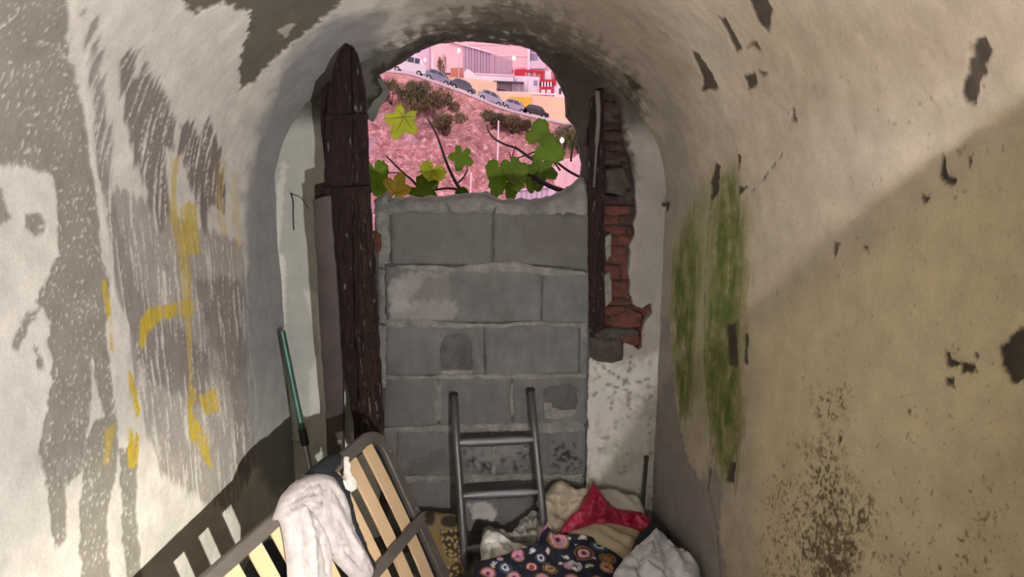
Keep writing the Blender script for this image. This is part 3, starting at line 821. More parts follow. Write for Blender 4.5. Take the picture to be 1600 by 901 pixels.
# crumbled mortar capping along the top of the infill
caps = [([(583, 312), (600, 307), (606, 318), (640, 315), (642, 335), (600, 338), (583, 334)], .03), ([(598, 316), (660, 313), (700, 312), (702, 334), (640, 336), (606, 338)], .045), ([(690, 314), (712, 309), (735, 307), (762, 307), (772, 312), (778, 322), (770, 336), (700, 336)], .05),
        ([(768, 316), (800, 317), (838, 318), (850, 322), (850, 338), (772, 338)], .035), ([(832, 318), (862, 312), (880, 305), (900, 290), (914, 280), (920, 310), (922, 340), (840, 340)], .04)]
for i, (q, th_) in enumerate(caps):
    PB = wallplane(BY - .012 + .004 * i)
    sheet('mortar_cap', PB, rough([PB.uv(*p) for p in q], .009, 300 + i, .014), M['mortar'], parent=wall_front, thick=.14, spacing=.014, hfn=lambda u, v, de: -.02 * (1 - np.minimum(de / .02, 1)) ** 2 + .012 * fbm(u * 22, v * 22, 4, 17 + i))

# ------------------------------------------------------------------ remains of the old wooden door
door = struct(empty('door_1', at(545, 700, YE - .06)), 'rotten dark wooden door leaf broken to a point')
def board(name, px, Y, m, thick=.03, seed=0, hf=None, wob=.003):
    PB = plane3((500, 67, Y - .145), (580, 67, Y - .145), (540, 700, Y))
    return sheet(name, PB, rough([PB.uv(*p) for p in px], wob, seed, .02), M[m], parent=door, thick=thick, spacing=.018,
                 hfn=hf or (lambda u, v, de: -.006 * (1 - np.minimum(de / .010, 1)) ** 2 + .004 * fbm(u * 60, v * 5, 4, seed)))
board('plank', [(540, 67), (528, 84), (518, 116), (511, 160), (508, 200), (506, 298), (514, 300), (548, 300), (549, 200), (548, 110), (548, 74)], 2.875, 'wood_dark', seed=1)
board('plank', [(549, 75), (556, 84), (563, 106), (570, 150), (574, 230), (577, 300), (550, 301), (551, 200), (550, 110)], 2.878, 'wood_dark', seed=2)
board('plank', [(506, 302), (548, 302), (550, 400), (552, 500), (556, 560), (561, 690), (555, 700), (548, 640), (539, 590), (530, 540), (522, 470), (512, 400)], 2.872, 'wood_dark', seed=3, wob=.006)
board('plank', [(551, 302), (577, 302), (581, 370), (585, 420), (590, 520), (595, 600), (598, 672), (590, 700), (563, 700), (559, 560), (554, 480), (552, 400)], 2.862, 'wood_rough', seed=4, wob=.006,
      hf=lambda u, v, de: -.006 * (1 - np.minimum(de / .010, 1)) ** 2 + .010 * fbm(u * 50, v * 4, 4, 9) + .006 * fbm(u * 18, v * 9, 3, 10))
board('crosspiece', [(507, 181), (574, 178), (575, 186), (507, 189)], 2.862, 'wood_dark', thick=.02, seed=5)
board('crosspiece', [(505, 294), (578, 291), (579, 303), (505, 307)], 2.858, 'wood_dark', thick=.02, seed=6)
board('side_strip', [(488, 314), (505, 308), (516, 306), (521, 380), (526, 440), (531, 520), (535, 600), (536, 720), (533, 742), (512, 742), (508, 640), (501, 540), (495, 430), (490, 360)], 2.845, 'door_strip', thick=.035, seed=7,
      hf=lambda u, v, de: -.005 * (1 - np.minimum(de / .008, 1)) ** 2 + .001 * fbm(u * 30, v * 30, 3, 9))
board('side_strip', [(491, 290), (505, 286), (506, 308), (491, 312)], 2.868, 'wood_dark', thick=.03, seed=8)
board('side_strip', [(500, 142), (511, 128), (510, 180), (506, 220), (507, 262), (503, 220), (499, 175)], 2.90, 'wood_dark', thick=.03, seed=8)
for px, py in ((514, 490), (517, 604), (516, 628), (512, 552), (530, 690)):
    mb = MB(); c = at(px, py, 2.842)
    mb.tube([c + (0, .01, 0), c + (0, -.004, 0), c + (0, -.008, 0)], [.010, .010, .006], 10)
    o = mb.build('bolt', M['bolt'], door)
# fibres and splinters of the rotten lower part
for i in range(7):
    mb = MB(); x = 541 + i * 7; y0 = 470 + (i * 37) % 90
    mb.tube(catmull([at(x, y0, 2.857), at(x - 4 + (i % 3) * 3, y0 + 60, 2.848), at(x + (i % 4) * 2, y0 + 120, 2.857)], 4), .0035, 5)
    mb.build('splinter', M['wood_rough'], door)

# nails and wire in the plaster
nail = tag(empty('wall_nail', at(455, 303, YE)), 'rusty nail with a thin wire hanging on the pale plaster left of the old door', 'nail')
mb = MB(); mb.tube([at(455, 303, YE + .005), at(455, 303, YE - .02)], .004, 6); mb.build('shank', M['twig'], nail)
mb = MB(); mb.tube(catmull([at(455, 303, YE - .012), at(458, 315, YE - .008), at(458, 335, YE - .006), at(459, 359, YE - .005)]), .0022, 5)
mb.tube(catmull([at(455, 303, YE - .012), at(470, 309, YE - .006), at(482, 326, YE - .005)]), .0014, 5); mb.build('wire', M['twig'], nail)
peg = tag(empty('iron_peg', at(1040, 320, YE - .03)), 'short black iron peg sticking out of the right wall corner', 'peg')
mb = MB(); mb.tube([at(1046, 321, YE - .02), at(1036, 321, YE - .10)], [.006, .004], 6); mb.build('shank', M['black_stick'], peg)
mb = MB(); mb.box(at(1039, 318, YE - .07), (.012, 0, 0), (0, .006, 0), (0, 0, .004)); mb.build('head', M['black_stick'], peg)
mb = MB(); mb.tube(catmull([at(451, 679, 2.93), at(458, 688, 2.90), at(468, 690, 2.88), at(481, 687, 2.84)]), .003, 5)
o = mb.build('wire_loop', M['bolt']); tag(o, 'thin wire strung from the wall corner to the mop pole', 'wire')

# ------------------------------------------------------------------ slatted bed base leaning on its long side
A = at(590, 657, 2.60); Cn = at(320, 901, 1.0); B = at(703, 905, 2.585); d = ray(312, 901); Cn = CAM + d * (np.dot(A - CAM, B - A) / np.dot(d, B - A))
e1 = norm(Cn - A); e2 = B - A; e2 = norm(e2 - e1 * np.dot(e1, e2)); n3 = np.cross(e1, e2)
if np.dot(n3, CAM - A) < 0: n3 = -n3
BL, BW = 1.62, (A[2] - .02) / -e2[2] - 0.0
BW = min(BW, .84)
bed = tag(empty('bed_base', (A[0], A[1], 0)), 'slatted wooden bed base in a dark metal frame leaning against the left wall', 'bed base')
def BP(u, v, h=0): return A + e1 * u + e2 * v + n3 * h
r = .085; tw = .022
path = []
def arc(cu, cv, a0, a1):
    for k in range(7):
        a = a0 + (a1 - a0) * k / 6; path.append(BP(cu + r * math.cos(a), cv + r * math.sin(a)))
arc(tw + r, tw + r, math.pi, 1.5 * math.pi); arc(BL - r, tw + r, 1.5 * math.pi, 2 * math.pi)
arc(BL - r, BW - r, 0, .5 * math.pi); arc(tw + r, BW - r, .5 * math.pi, math.pi)
mb = MB(); mb.tube(path, 0, flat=(.044, .026, n3), closed=True); mb.build('outer_frame', M['frame'], bed)
path2 = []
r2 = r - .012
def arc2(cu, cv, a0, a1):
    for k in range(7):
        a = a0 + (a1 - a0) * k / 6; path2.append(BP(cu + (r - .028) * math.cos(a), cv + (r - .028) * math.sin(a), -.018))
arc2(tw + r, tw + r, math.pi, 1.5 * math.pi); arc2(BL - r, tw + r, 1.5 * math.pi, 2 * math.pi); arc2(BL - r, BW - r, 0, .5 * math.pi); arc2(tw + r, BW - r, .5 * math.pi, math.pi)
mb = MB(); mb.tube(path2, 0, flat=(.018, .016, n3), closed=True); mb.build('inner_lip', M['pole_black'], bed)['label'] = 'black inner lip of the bed frame'
ns = 16
slat0 = None
for k in range(ns):
    u = .098 + k * .095
    V = []
    mb = MB()
    mid = []
    for q in range(9):
        v = .035 + (BW - .07) * q / 8
        mid.append(BP(u, v, -.006 + .012 * math.sin(math.pi * q / 8)))
    mb.tube(mid, 0, flat=(.054, .010, n3))
    mb.build('slat', M['slat'], bed)
mb = MB(); mb.tube([BP(.03, BW * .555, .026), BP(BL - .03, BW * .555, .026)], 0, flat=(.042, .016, n3)); mb.build('support_bar', M['frame'], bed)
for uu in (.03, BL - .03):
    mb = MB(); mb.box(BP(uu, BW * .555, .014), e1 * .02, e2 * .016, n3 * .014); mb.build('bar_bracket', M['frame'], bed)
for k in (.16, .5):
    mb = MB(); c = BP(tw, BW * k, .013); mb.tube([c, c + n3 * .003], .006, 8); mb.build('rivet', M['bolt'], bed)

# ------------------------------------------------------------------ fabrics
def fold_field(pl, folds):
    fl = [([pl.uv(*p) for p in pts], a, w) for pts, a, w in folds]
    def f(u, v):
        h = 0
        for pts, a, w in fl: h = h + a * np.exp(-(seg_dist(u, v, pts) / w) ** 2)
        return h
    return f

def cloth(name, px, pl, m, T=.035, edge=.03, folds=(), wr=.006, wf=14, aniso=(1, 1), seed=0, base=0.0, thick=.015, spacing=.009, smoothk=3, parent=None, cfn=None, drop=None):
    pts = catmull([pl.uv(*p) for p in px], smoothk, True)
    pts = rough(pts, .002, seed, .009)
    ff = fold_field(pl, folds)
    def hf(u, v, de):
        t = np.minimum(de / edge, 1)
        w = wr * fbm(u * wf * aniso[0], v * wf * aniso[1], 4, seed) + .6 * wr * (1 - np.abs(fbm(u * wf * .8 * aniso[0], v * wf * .8 * aniso[1], 2, seed + 50)) * 2)
        w = w - 1.1 * wr * np.maximum(0, 1 - np.abs(fbm(u * wf * .55 * aniso[0] + 5, v * wf * .55 * aniso[1], 2, seed + 90)) * 7)
        return base + T * np.sqrt(np.maximum(1 - (1 - t) ** 2, 0)) + (w + ff(u, v)) * (0.25 + .75 * t)
    hb = (lambda u, v, de: np.full(u.shape, base - thick)) if drop is None else drop
    o = sheet(name, pl, pts, M[m] if isinstance(m, str) else m, parent=parent, thick=thick, spacing=spacing, hfn=hf, hback=hb, back=True, cfn=cfn)
    o.data.polygons.foreach_set('use_smooth', np.ones(len(o.data.polygons), bool))
    return o

# trousers thrown over the upper rail, with a dark garment under them
BPL3 = Plane(A + n3 * .024, norm(np.array([1, 0, 0]) - n3 * n3[0]), np.cross(n3, norm(np.array([1, 0, 0]) - n3 * n3[0])), n3)
jk = tag(empty('dark_garment', A + e1 * .25), 'dark navy garment draped over the bed rail beneath the grey trousers', 'garment')
cloth('drape', [(466, 752), (480, 742), (500, 736), (520, 735), (536, 748), (546, 768), (556, 808), (572, 850), (590, 890), (594, 925), (560, 925), (540, 860), (500, 780)], Plane(A + n3 * .022, BPL3.u, BPL3.v, n3), 'navy', T=.012, edge=.02, wr=.004, seed=3, parent=jk, thick=.004)
tr = tag(empty('trousers', A + e1 * .3), 'pale grey denim trousers hung over the upper rail of the bed base', 'trousers')
leg_folds = [([(432, 806), (462, 792), (492, 790)], .010, .007), ([(434, 797), (462, 780), (490, 776)], .010, .007), ([(440, 786), (466, 768), (488, 762)], .009, .007), ([(448, 774), (474, 755), (500, 750)], .008, .008),
             ([(436, 801), (465, 786)], -.008, .004), ([(438, 791), (466, 774)], -.008, .004), ([(446, 779), (476, 760)], -.007, .004),
             ([(470, 788), (486, 800), (500, 822), (508, 840), (514, 862)], -.022, .007), ([(468, 800), (478, 830), (484, 901)], .012, .012), ([(452, 830), (462, 901)], -.007, .006), ([(492, 840), (502, 895)], -.007, .006),
             ([(515, 790), (535, 830), (556, 868)], .010, .014), ([(522, 812), (540, 850)], -.007, .006), ([(540, 845), (566, 880)], .010, .009), ([(530, 860), (552, 882)], -.007, .006), ([(505, 752), (532, 775), (545, 800)], .008, .010), ([(512, 765), (530, 795)], -.005, .006), ([(556, 866), (574, 893)], -.007, .005)]
cloth('denim', [(428, 812), (434, 796), (442, 775), (458, 756), (476, 744), (498, 739), (516, 744), (530, 762), (542, 792), (552, 828), (568, 860), (580, 886), (576, 904), (560, 908), (544, 896), (528, 879), (517, 868), (515, 900), (515, 936), (458, 936), (452, 890), (445, 835), (438, 812)],
      BPL3, 'denim', T=.026, edge=.03, folds=leg_folds, wr=.003, wf=26, seed=5, parent=tr, thick=.010, spacing=.0055)
tr_up = Plane(BPL3.O + n3 * .027, BPL3.u, BPL3.v, n3)
def seam(name, pts, rr=.0022, off=0):
    mb = MB(); mb.tube(catmull([tr_up.P(np.array([tr_up.uv(*p)[0]]), np.array([tr_up.uv(*p)[1]]), off)[0] for p in pts], 4), rr, 5)
    return mb.build(name, M['denim_seam'], tr)

# back flap behind the rail, so that the trousers really hang over it
cloth('back_flap', [(446, 838), (470, 812), (496, 792), (516, 780), (524, 800), (520, 830), (470, 870)], Plane(A - n3 * .03, BPL3.u, BPL3.v, -n3), 'denim', T=.03, edge=.03, wr=.006, seed=6, parent=tr, thick=.004)
mb = MB(); mb.tube([BP(u, .004, 0) for u in np.linspace(.235, .42, 9)], [.012, .026, .028, .032, .030, .033, .032, .030, .024], 12); mb.build('rail_fold', M['navy'], jk, True)
mb = MB(); mb.tube([BP(u, .006, 0) for u in np.linspace(.36, .50, 7)], [.026, .031, .033, .033, .032, .029, .020], 12); mb.build('rail_fold', M['denim'], tr, True)

tis = tag(empty('tissue', at(538, 750, 2.70)), 'crumpled white tissue caught between the slats of the bed base', 'tissue')
cloth('wad', [(538, 716), (543, 714), (545, 738), (553, 752), (553, 766), (545, 770), (534, 764), (530, 750), (538, 742)], Plane(A + n3 * .022, BPL3.u, BPL3.v, n3), 'tissue', T=.02, edge=.014, wr=.005, wf=40, seed=8, parent=tis, thick=.003, spacing=.006)

# mop pole in the corner
pole = tag(empty('mop_pole', at(484, 735, 2.74)), 'green metal mop pole leaning in the corner behind the trousers', 'pole')
a, b_, c_ = at(441, 519, 2.86), at(479, 690, 2.80), at(486, 738, 2.782)
foot = c_ + (c_ - b_) / np.linalg.norm(c_ - b_) * .52
foot = b_ + (foot - b_)
dirp = norm(c_ - a); L1 = np.linalg.norm(b_ - a)
mb = MB(); mb.tube([a, a + dirp * L1], .0125, 12); mb.build('handle', M['pole_green'], pole)
mb = MB(); mb.tube([a - dirp * .004, a + dirp * .006], .0135, 12); mb.build('end_cap', M['pole_green'], pole)
mb = MB(); mb.tube([a + dirp * (L1 - .055), a + dirp * (L1 + .012)], .016, 12); mb.build('ferrule', M['pole_black'], pole)
zl = (a + dirp * (L1 + .01)); tt = (zl[2] - .02) / -dirp[2]
mb = MB(); mb.tube([zl, zl + dirp * tt], .0105, 10); mb.build('lower_tube', M['pole_steel'], pole)

# ladder of a bunk bed against the blocks
lad = tag(empty('ladder', at(740, 860, 2.70)), 'grey metal bunk ladder leaning against the concrete block wall', 'ladder')
def lp(px, py):
    # rails run from Y 2.935 at the top to 2.70 near the floor
    f = (py - 610) / (901 - 610); return at(px, py, 2.925 - .235 * f)
rails = [([(709, 616), (714, 700), (720, 780), (728, 901), (729, 915)], .0165), ([(829, 609), (837, 690), (845, 770), (852, 850), (856, 905)], .0155)]
for pts, rr in rails:
    mb = MB(); mb.tube([lp(*p) for p in pts], rr, 12); mb.build('rail', M['ladder'], lad, True)
    mb = MB(); t = lp(*pts[0]); mb.tube([t + (0, 0, .004), t - (0, 0, .02)], rr + .0015, 12); mb.build('end_cap', M['pole_black'], lad)
for (x0, y0, x1, y1, mid) in ((712, 692, 833, 686, 1), (720, 775, 841, 768, 1), (727, 858, 850, 852, 1)):
    a, b_ = lp(x0, y0), lp(x1, y1); q = []
    n_ = norm(np.cross(b_ - a, np.array([0, .2, 1])))
    mb = MB(); V = []; K = 13; sg = 12
    ez = norm(lp(709, 616) - lp(728, 901)); ey = norm(np.cross(ez, b_ - a))
    for i in range(K):
        t = i / (K - 1); e = min(t, 1 - t); f = min(1, e / .14)
        rz = .0125 + .0065 * f; ry = .0125 - .005 * f
        c = a + (b_ - a) * t
        V += [c + ez * rz * math.cos(2 * math.pi * k / sg) + ey * ry * math.sin(2 * math.pi * k / sg) for k in range(sg)]
    Fq = [(i * sg + k, i * sg + (k + 1) % sg, (i + 1) * sg + (k + 1) % sg, (i + 1) * sg + k) for i in range(K - 1) for k in range(sg)]
    mb.add(V, Fq); mb.build('rung', M['ladder'], lad, True)

# ---- the pile of rags in the right hand corner, back to front
def pile(name, label, cat, px, a, b, c, m, part='fabric', **kw):
    pl = plane3(a, b, c)
    cx, cy = np.mean(px, 0)
    q = pl.P(*[np.array([w]) for w in pl.uv(cx, cy)])[0]
    root = tag(empty(name, (q[0], q[1], max(0, q[2] - .1))), label, cat, )
    o = cloth(part, px, pl, m, parent=root, **kw)
    return root, pl
def cells(u, v, s, seed):
    """distance to the nearest of jittered cell points"""
    x, y = u * s, v * s; xi, yi = np.floor(x).astype(int), np.floor(y).astype(int); best = np.full(u.shape, 9.0)
    for dx in (-1, 0, 1):
        for dy in (-1, 0, 1):
            h = _perm[((xi + dx) + _perm[(yi + dy + seed * 7) & 4095]) & 4095]
            best = np.minimum(best, np.hypot(xi + dx + .5 + .5 * np.cos(h * 1.7) - x, yi + dy + .5 + .5 * np.sin(h * 2.3) - y))
    return best
_cp = plane3((690, 800, 2.86), (730, 800, 2.86), (700, 901, 2.68))
def cushion_paint(u, v):
    c = np.zeros((len(u), 3)); c[:] = srgb(122, 104, 68); c *= (1 + .12 * fbm(u * 20, v * 20, 3, 5))[:, None]
    n = fbm(u * 30, v * 30, 3, 6)
    def L(m, col):
        nonlocal c
        c = c * (1 - m[:, None]) + np.asarray(col) * m[:, None]
    for q in ([(690, 832), (720, 828), (726, 872), (704, 880), (694, 860)], [(700, 886), (726, 878), (727, 935), (704, 935)]):
        m = sstep(.006, -.006, sdf(u, v, _cp.poly(q)) + .01 * n); cd = cells(u, v, 62, 1)
        L(m * sstep(.36, .46, cd), srgb(44, 36, 24)); L(m * sstep(.36, .28, cd) * .6, srgb(170, 152, 104))
    for cx, cy, rx, ry in ((703, 817, 13, 10), (672, 812, 9, 11), (690, 895, 12, 9)):
        q = [(cx + rx * math.cos(a), cy + ry * math.sin(a)) for a in np.linspace(0, 6.28, 18, endpoint=False)]
        L(sstep(.003, -.003, sdf(u, v, _cp.poly(q)) + .004 * n), srgb(44, 38, 28))
    return c.clip(.003, .9)
M['painted_cloth'] = mat('printed_cloth', rough=.9, var=.08, scale=20, paint=True, bump=.2, bscale=250)
pile('cushion', 'mustard patterned cushion with dark ovals standing between bed base and ladder', 'cushion',
     [(655, 800), (690, 801), (716, 806), (724, 830), (727, 870), (728, 925), (705, 945), (690, 920), (674, 865), (658, 830)], (690, 800, 2.86), (730, 800, 2.86), (700, 901, 2.68),
     'painted_cloth', part='cover', T=.03, edge=.04, wr=.003, seed=11, thick=.02, cfn=cushion_paint, spacing=.005)
_fp = plane3((845, 830, 2.70), (935, 850, 2.68), (850, 930, 2.38))
def floral_paint(u, v):
    c = np.zeros((len(u), 3)); c[:] = srgb(20, 25, 44)
    n = fbm(u * 60, v * 60, 2, 7)
    MAR, PNK, CRM, GLD, BRN, WHT, BLU, BLK, SLT = srgb(92, 22, 50), srgb(196, 138, 166), srgb(214, 190, 172), srgb(132, 98, 54), srgb(86, 50, 44), srgb(208, 206, 210), srgb(74, 92, 116), srgb(18, 16, 26), srgb(44, 66, 84)
    def disc(px, py, rings, sx=1.0, sy=1.0, drop=0):
        nonlocal c
        cu, cv = _fp.uv(px, py); k = np.hypot(*np.subtract(_fp.uv(px + 1, py), (cu, cv)))
        dx, dy = (u - cu) / sx, (v - cv) / sy
        r = np.hypot(dx, dy) * (1 - drop * np.abs(np.arctan2(dx, dy)) / math.pi * .35) + .0012 * n
        for rad, col in rings: 
            m = sstep(rad * k + .0012, rad * k - .0012, r)[:, None]; c = c * (1 - m) + np.asarray(col) * m
    def petals(px, py, R, nP, col, core, rc, a0=0, a1=6.28):
        nonlocal c
        cu, cv = _fp.uv(px, py); k = np.hypot(*np.subtract(_fp.uv(px + 1, py), (cu, cv)))
        r = np.hypot(u - cu, v - cv) / k; a = np.arctan2(v - cv, u - cu) % 6.2832
        m = (sstep(R, R - 1.2, r) * sstep(.25, .5, np.abs(np.cos(a * nP / 2))) * ((a >= a0) & (a <= a1)))[:, None]; c = c * (1 - m) + np.asarray(col) * m
        if rc: m = sstep(rc, rc - 1, r)[:, None]; c = c * (1 - m) + np.asarray(core) * m
    disc(868.5, 858, [(17, GLD), (13.5, CRM), (12.3, PNK)], 1, 1.05); disc(868, 856.5, [(4, MAR)], 1, 1.2)
    disc(909, 877, [(15, srgb(150, 110, 90)), (13, BRN), (8.5, CRM), (6.5, PNK), (3.4, MAR)], 1, .95)
    disc(932.6, 865, [(14, SLT), (10, BLU), (8, WHT), (4, BLK)], 1.05, .9)
    disc(806.5, 881, [(12, GLD), (10, PNK), (3.2, MAR)], .9, 1.15)
    disc(842, 883, [(10, SLT), (8, BLU), (6, WHT), (3, BLK)], .85, 1.2)
    disc(827.6, 899, [(10, BRN), (7, CRM), (5, srgb(150, 40, 60))]); disc(857, 900, [(12, GLD), (9.5, BRN), (7.5, CRM), (5, GLD)])
    disc(786.5, 900, [(11, SLT), (8, BLU), (6, WHT), (3, BLK)]); disc(945, 886, [(12, GLD), (9, BRN), (6.5, GLD)], 1.1, .8)
    disc(886, 897, [(9, PNK)]); petals(894, 896, 12, 14, WHT, srgb(110, 104, 110), 4); petals(944, 899, 11, 9, srgb(206, 150, 110), BRN, 3)
    petals(922, 849, 5.5, 5, PNK, MAR, 1.5); petals(847, 835, 6, 5, PNK, MAR, 1.5); petals(907, 856, 7, 6, WHT, 0, 0, .2, 3.0); petals(881, 880, 7.5, 6, WHT, 0, 0, 3.4, 6.2); petals(830, 874, 6, 5, WHT, 0, 0, .6, 3.6); petals(771, 896, 8, 6, WHT, 0, 0, 1, 4.5); petals(918, 900, 8, 8, srgb(196, 196, 160), 0, 0, .4, 3.4)
    disc(778, 886, [(4.5, PNK)]); disc(966, 879, [(3.5, WHT)], 1.2, .8); disc(873, 892, [(3, WHT)]); disc(853, 873, [(4, CRM)], .7, 1.2); disc(886, 855, [(1.6, WHT)]); disc(858, 848, [(2.4, PNK)]); disc(925, 886, [(2.2, WHT)]); disc(896, 862, [(1.4, WHT)]); disc(955, 868, [(2.4, CRM)]); disc(810, 898, [(2.5, SLT)]); disc(872, 845, [(2.5, CRM)])
    for x, y in ((760, 908), (800, 915), (845, 918), (890, 920), (930, 922)): disc(x, y, [(12, GLD), (9, PNK), (3, MAR)])
    return c.clip(.003, .9)
pile('plastic_sheet', 'crumpled grey plastic sheet at the foot of the block wall behind the ladder', 'plastic sheet',
     [(752, 838), (758, 828), (770, 825), (800, 832), (816, 812), (840, 799), (856, 798), (872, 812), (868, 832), (850, 850), (810, 862), (775, 850)], (760, 826, 2.86), (860, 800, 2.90), (810, 862, 2.72),
     'plastic', part='sheet', T=.02, edge=.02, wr=0.020, wf=20, seed=12, thick=.02, folds=[([(762, 830), (790, 842), (850, 842)], .016, .012), ([(780, 845), (830, 850)], -.014, .010), ([(835, 806), (846, 840)], .014, .012)])
pile('beige_sheet', 'stained beige cloth heaped against the block wall behind the ladder rail', 'cloth',
     [(838, 838), (846, 800), (838, 783), (852, 770), (868, 752), (884, 753), (900, 764), (918, 762), (940, 790), (920, 820), (890, 834), (870, 842)], (870, 752, 2.91), (930, 765, 2.90), (870, 842, 2.74),
     'khaki', T=.035, edge=.03, wr=0.017, wf=14, seed=13, thick=.03, folds=[([(846, 782), (880, 790), (895, 776)], -.012, .010), ([(860, 800), (885, 815)], -.012, .01), ([(850, 790), (858, 830)], .014, .015)])
pile('pale_cloth', 'pale cloth bundle behind the red bag against the white plaster', 'cloth',
     [(928, 772), (945, 766), (962, 768), (972, 774), (992, 776), (1003, 788), (1006, 806), (980, 812), (945, 806)], (945, 766, 2.88), (1000, 780, 2.86), (970, 812, 2.76),
     'pale', T=.03, edge=.025, wr=.006, seed=14, thick=.03, folds=[([(960, 775), (985, 795)], .01, .012)])
pile('red_bag', 'crumpled red nylon bag with a pointed top on the rag pile', 'bag',
     [(870, 838), (880, 820), (890, 806), (902, 798), (910, 785), (918, 768), (927, 754), (931, 758), (940, 772), (952, 786), (968, 796), (988, 797), (1006, 804), (1020, 822), (1014, 834), (1000, 834), (985, 827), (952, 820), (912, 827), (886, 838)], (928, 755, 2.84), (1010, 810, 2.76), (890, 838, 2.70),
     'red', T=.035, edge=.022, wr=0.014, wf=22, seed=15, thick=.03, spacing=.008, folds=[([(886, 832), (930, 814), (985, 818)], -.016, .010), ([(927, 760), (922, 790), (950, 800)], .018, .014), ([(905, 800), (940, 806)], .012, .012), ([(960, 800), (990, 812)], .014, .01), ([(950, 785), (975, 815)], -.012, .009)])
pile('tan_cloth', 'smooth tan cloth folded under the red bag', 'cloth',
     [(886, 838), (915, 827), (950, 821), (985, 829), (1004, 840), (998, 858), (984, 878), (962, 868), (932, 852), (906, 846)], (915, 827, 2.74), (1000, 838, 2.72), (962, 868, 2.60),
     'tan', T=.04, edge=.04, wr=.004, wf=8, seed=16, thick=.03, folds=[([(925, 832), (990, 858)], .012, .016), ([(940, 842), (985, 868)], -.010, .010)])
pile('black_garment', 'black garment bunched between tan cloth and silver jacket by the right wall', 'garment',
     [(984, 872), (990, 850), (1000, 832), (1018, 818), (1034, 822), (1046, 836), (1050, 858), (1025, 866), (1000, 880)], (1018, 818, 2.70), (1048, 840, 2.66), (1000, 880, 2.56),
     'navy', T=.04, edge=.03, wr=0.010, seed=17, thick=.03)
pile('white_bag', 'glossy white plastic bag lying behind the navy floral cloth', 'bag',
     [(744, 892), (753, 872), (752, 848), (755, 836), (766, 832), (782, 838), (800, 850), (822, 857), (842, 862), (830, 874), (790, 884), (760, 896)], (766, 832, 2.74), (840, 858, 2.70), (760, 896, 2.56),
     'white_bag', T=.035, edge=.025, wr=0.014, wf=16, seed=18, thick=.03, spacing=.008, folds=[([(760, 840), (785, 870), (800, 880)], .012, .012), ([(770, 850), (770, 888)], -.010, .008), ([(790, 852), (815, 868)], -.008, .008)])
pile('floral_cloth', 'navy blue cloth printed with pink and white medallions in front of the pile', 'cloth',
     [(742, 890), (760, 880), (800, 868), (832, 860), (845, 850), (843, 834), (850, 828), (862, 838), (874, 844), (900, 843), (924, 848), (936, 858), (955, 868), (974, 884), (976, 910), (962, 960), (800, 980), (745, 960)], (845, 830, 2.70), (935, 850, 2.68), (850, 930, 2.38),
     'painted_cloth', cfn=floral_paint, spacing=.0045, T=.04, edge=.03, wr=.006, wf=10, seed=19, thick=.03, folds=[([(848, 832), (858, 860)], .02, .014), ([(800, 872), (850, 866)], .012, .012), ([(870, 850), (930, 852)], .014, .012), ([(842, 858), (870, 900)], -.010, .012)])
pile('silver_jacket', 'silver grey jacket crumpled in the right hand corner of the pile', 'jacket',
     [(955, 912), (966, 888), (984, 868), (1002, 852), (1022, 838), (1040, 842), (1052, 858), (1070, 870), (1092, 888), (1094, 905), (1080, 950), (960, 960)], (1022, 838, 2.60), (1090, 885, 2.44), (980, 930, 2.30),
     'silver', T=.045, edge=.035, wr=0.015, wf=14, seed=20, thick=.03, folds=[([(1022, 845), (1010, 900)], .02, .014), ([(1035, 850), (1040, 901)], -.02, .012), ([(1045, 865), (1060, 901)], .018, .014), ([(985, 875), (1005, 895)], -.012, .01), ([(1065, 875), (1085, 897)], .012, .012)])
# dark rags seen through the slats
pile('dark_rag', 'dark bundled rag lying on the floor behind the bed slats', 'rag', [(395, 862), (420, 845), (450, 850), (450, 901), (450, 940), (400, 940)], (400, 850, 2.45), (450, 850, 2.50), (420, 930, 2.3), 'navy', T=.04, edge=.03, wr=.008, seed=22, thick=.12)
pile('grey_rag', 'brownish grey rag on the floor behind the lower slats', 'rag', [(600, 885), (640, 868), (680, 872), (690, 930), (600, 940)], (610, 880, 2.78), (680, 870, 2.78), (640, 935, 2.6), 'rag', T=.04, edge=.03, wr=.008, seed=23, thick=.10)
st = tag(empty('black_stick', at(1003, 795, 2.8)), 'thin black stick propped upright against the white plaster in the right corner', 'stick')
a, b_ = at(1010, 714, 2.925), at(1004, 792, 2.84)
mb = MB(); mb.tube([a, b_, b_ + (b_ - a) * .6], .0085, 8); mb.build('shaft', M['black_stick'], st)
mb = MB(); mb.tube([a + (0, 0, .004), a - (0, 0, .012)], .0105, 8); mb.build('end_cap', M['black_stick'], st)

# ------------------------------------------------------------------ the hillside across the valley
_rp = [at(px, py, 98.1) for px, py in ((300, 60), (560, 107), (600, 110), (640, 114), (690, 131), (740, 150), (785, 169), (830, 181), (880, 192), (940, 203), (1200, 240))]
def zroad(x): return np.interp(x, [p[0] for p in _rp], [p[2] - .15 for p in _rp])
ROADY = 100.0
def terrain(x, y):
    zr = zroad(x)
    slope = zr - .52 * (98.2 - y)
    zl = np.interp(y, [3.0, 5.5, 14, 40, 60], [-.02, -.3, -6, -19, -20.5])
    t = sstep(52, 66, y)
    z = zl * (1 - t) + np.minimum(slope, zr) * t
    back = zr + np.maximum(0, y - 140) * 1.2
    return np.where(y > 98.2, back, z)
hy = np.concatenate([np.linspace(3.13, 20, 30), np.linspace(21, 62, 30), np.linspace(62.5, 98.0, 150), np.linspace(98.25, 104, 8), np.linspace(106, 160, 10)])
hx = np.concatenate([np.linspace(-60, -27, 20), np.linspace(-26.5, 16, 170), np.linspace(17, 50, 18)])
HX, HY = np.meshgrid(hx, hy)
rk = sstep(66, 72, HY) * sstep(98.2, 96.5, HY)
ns = fbm(HX * .22, HY * .30, 5, 81); ns2 = fbm(HX * .9, HY * 1.1, 4, 82)
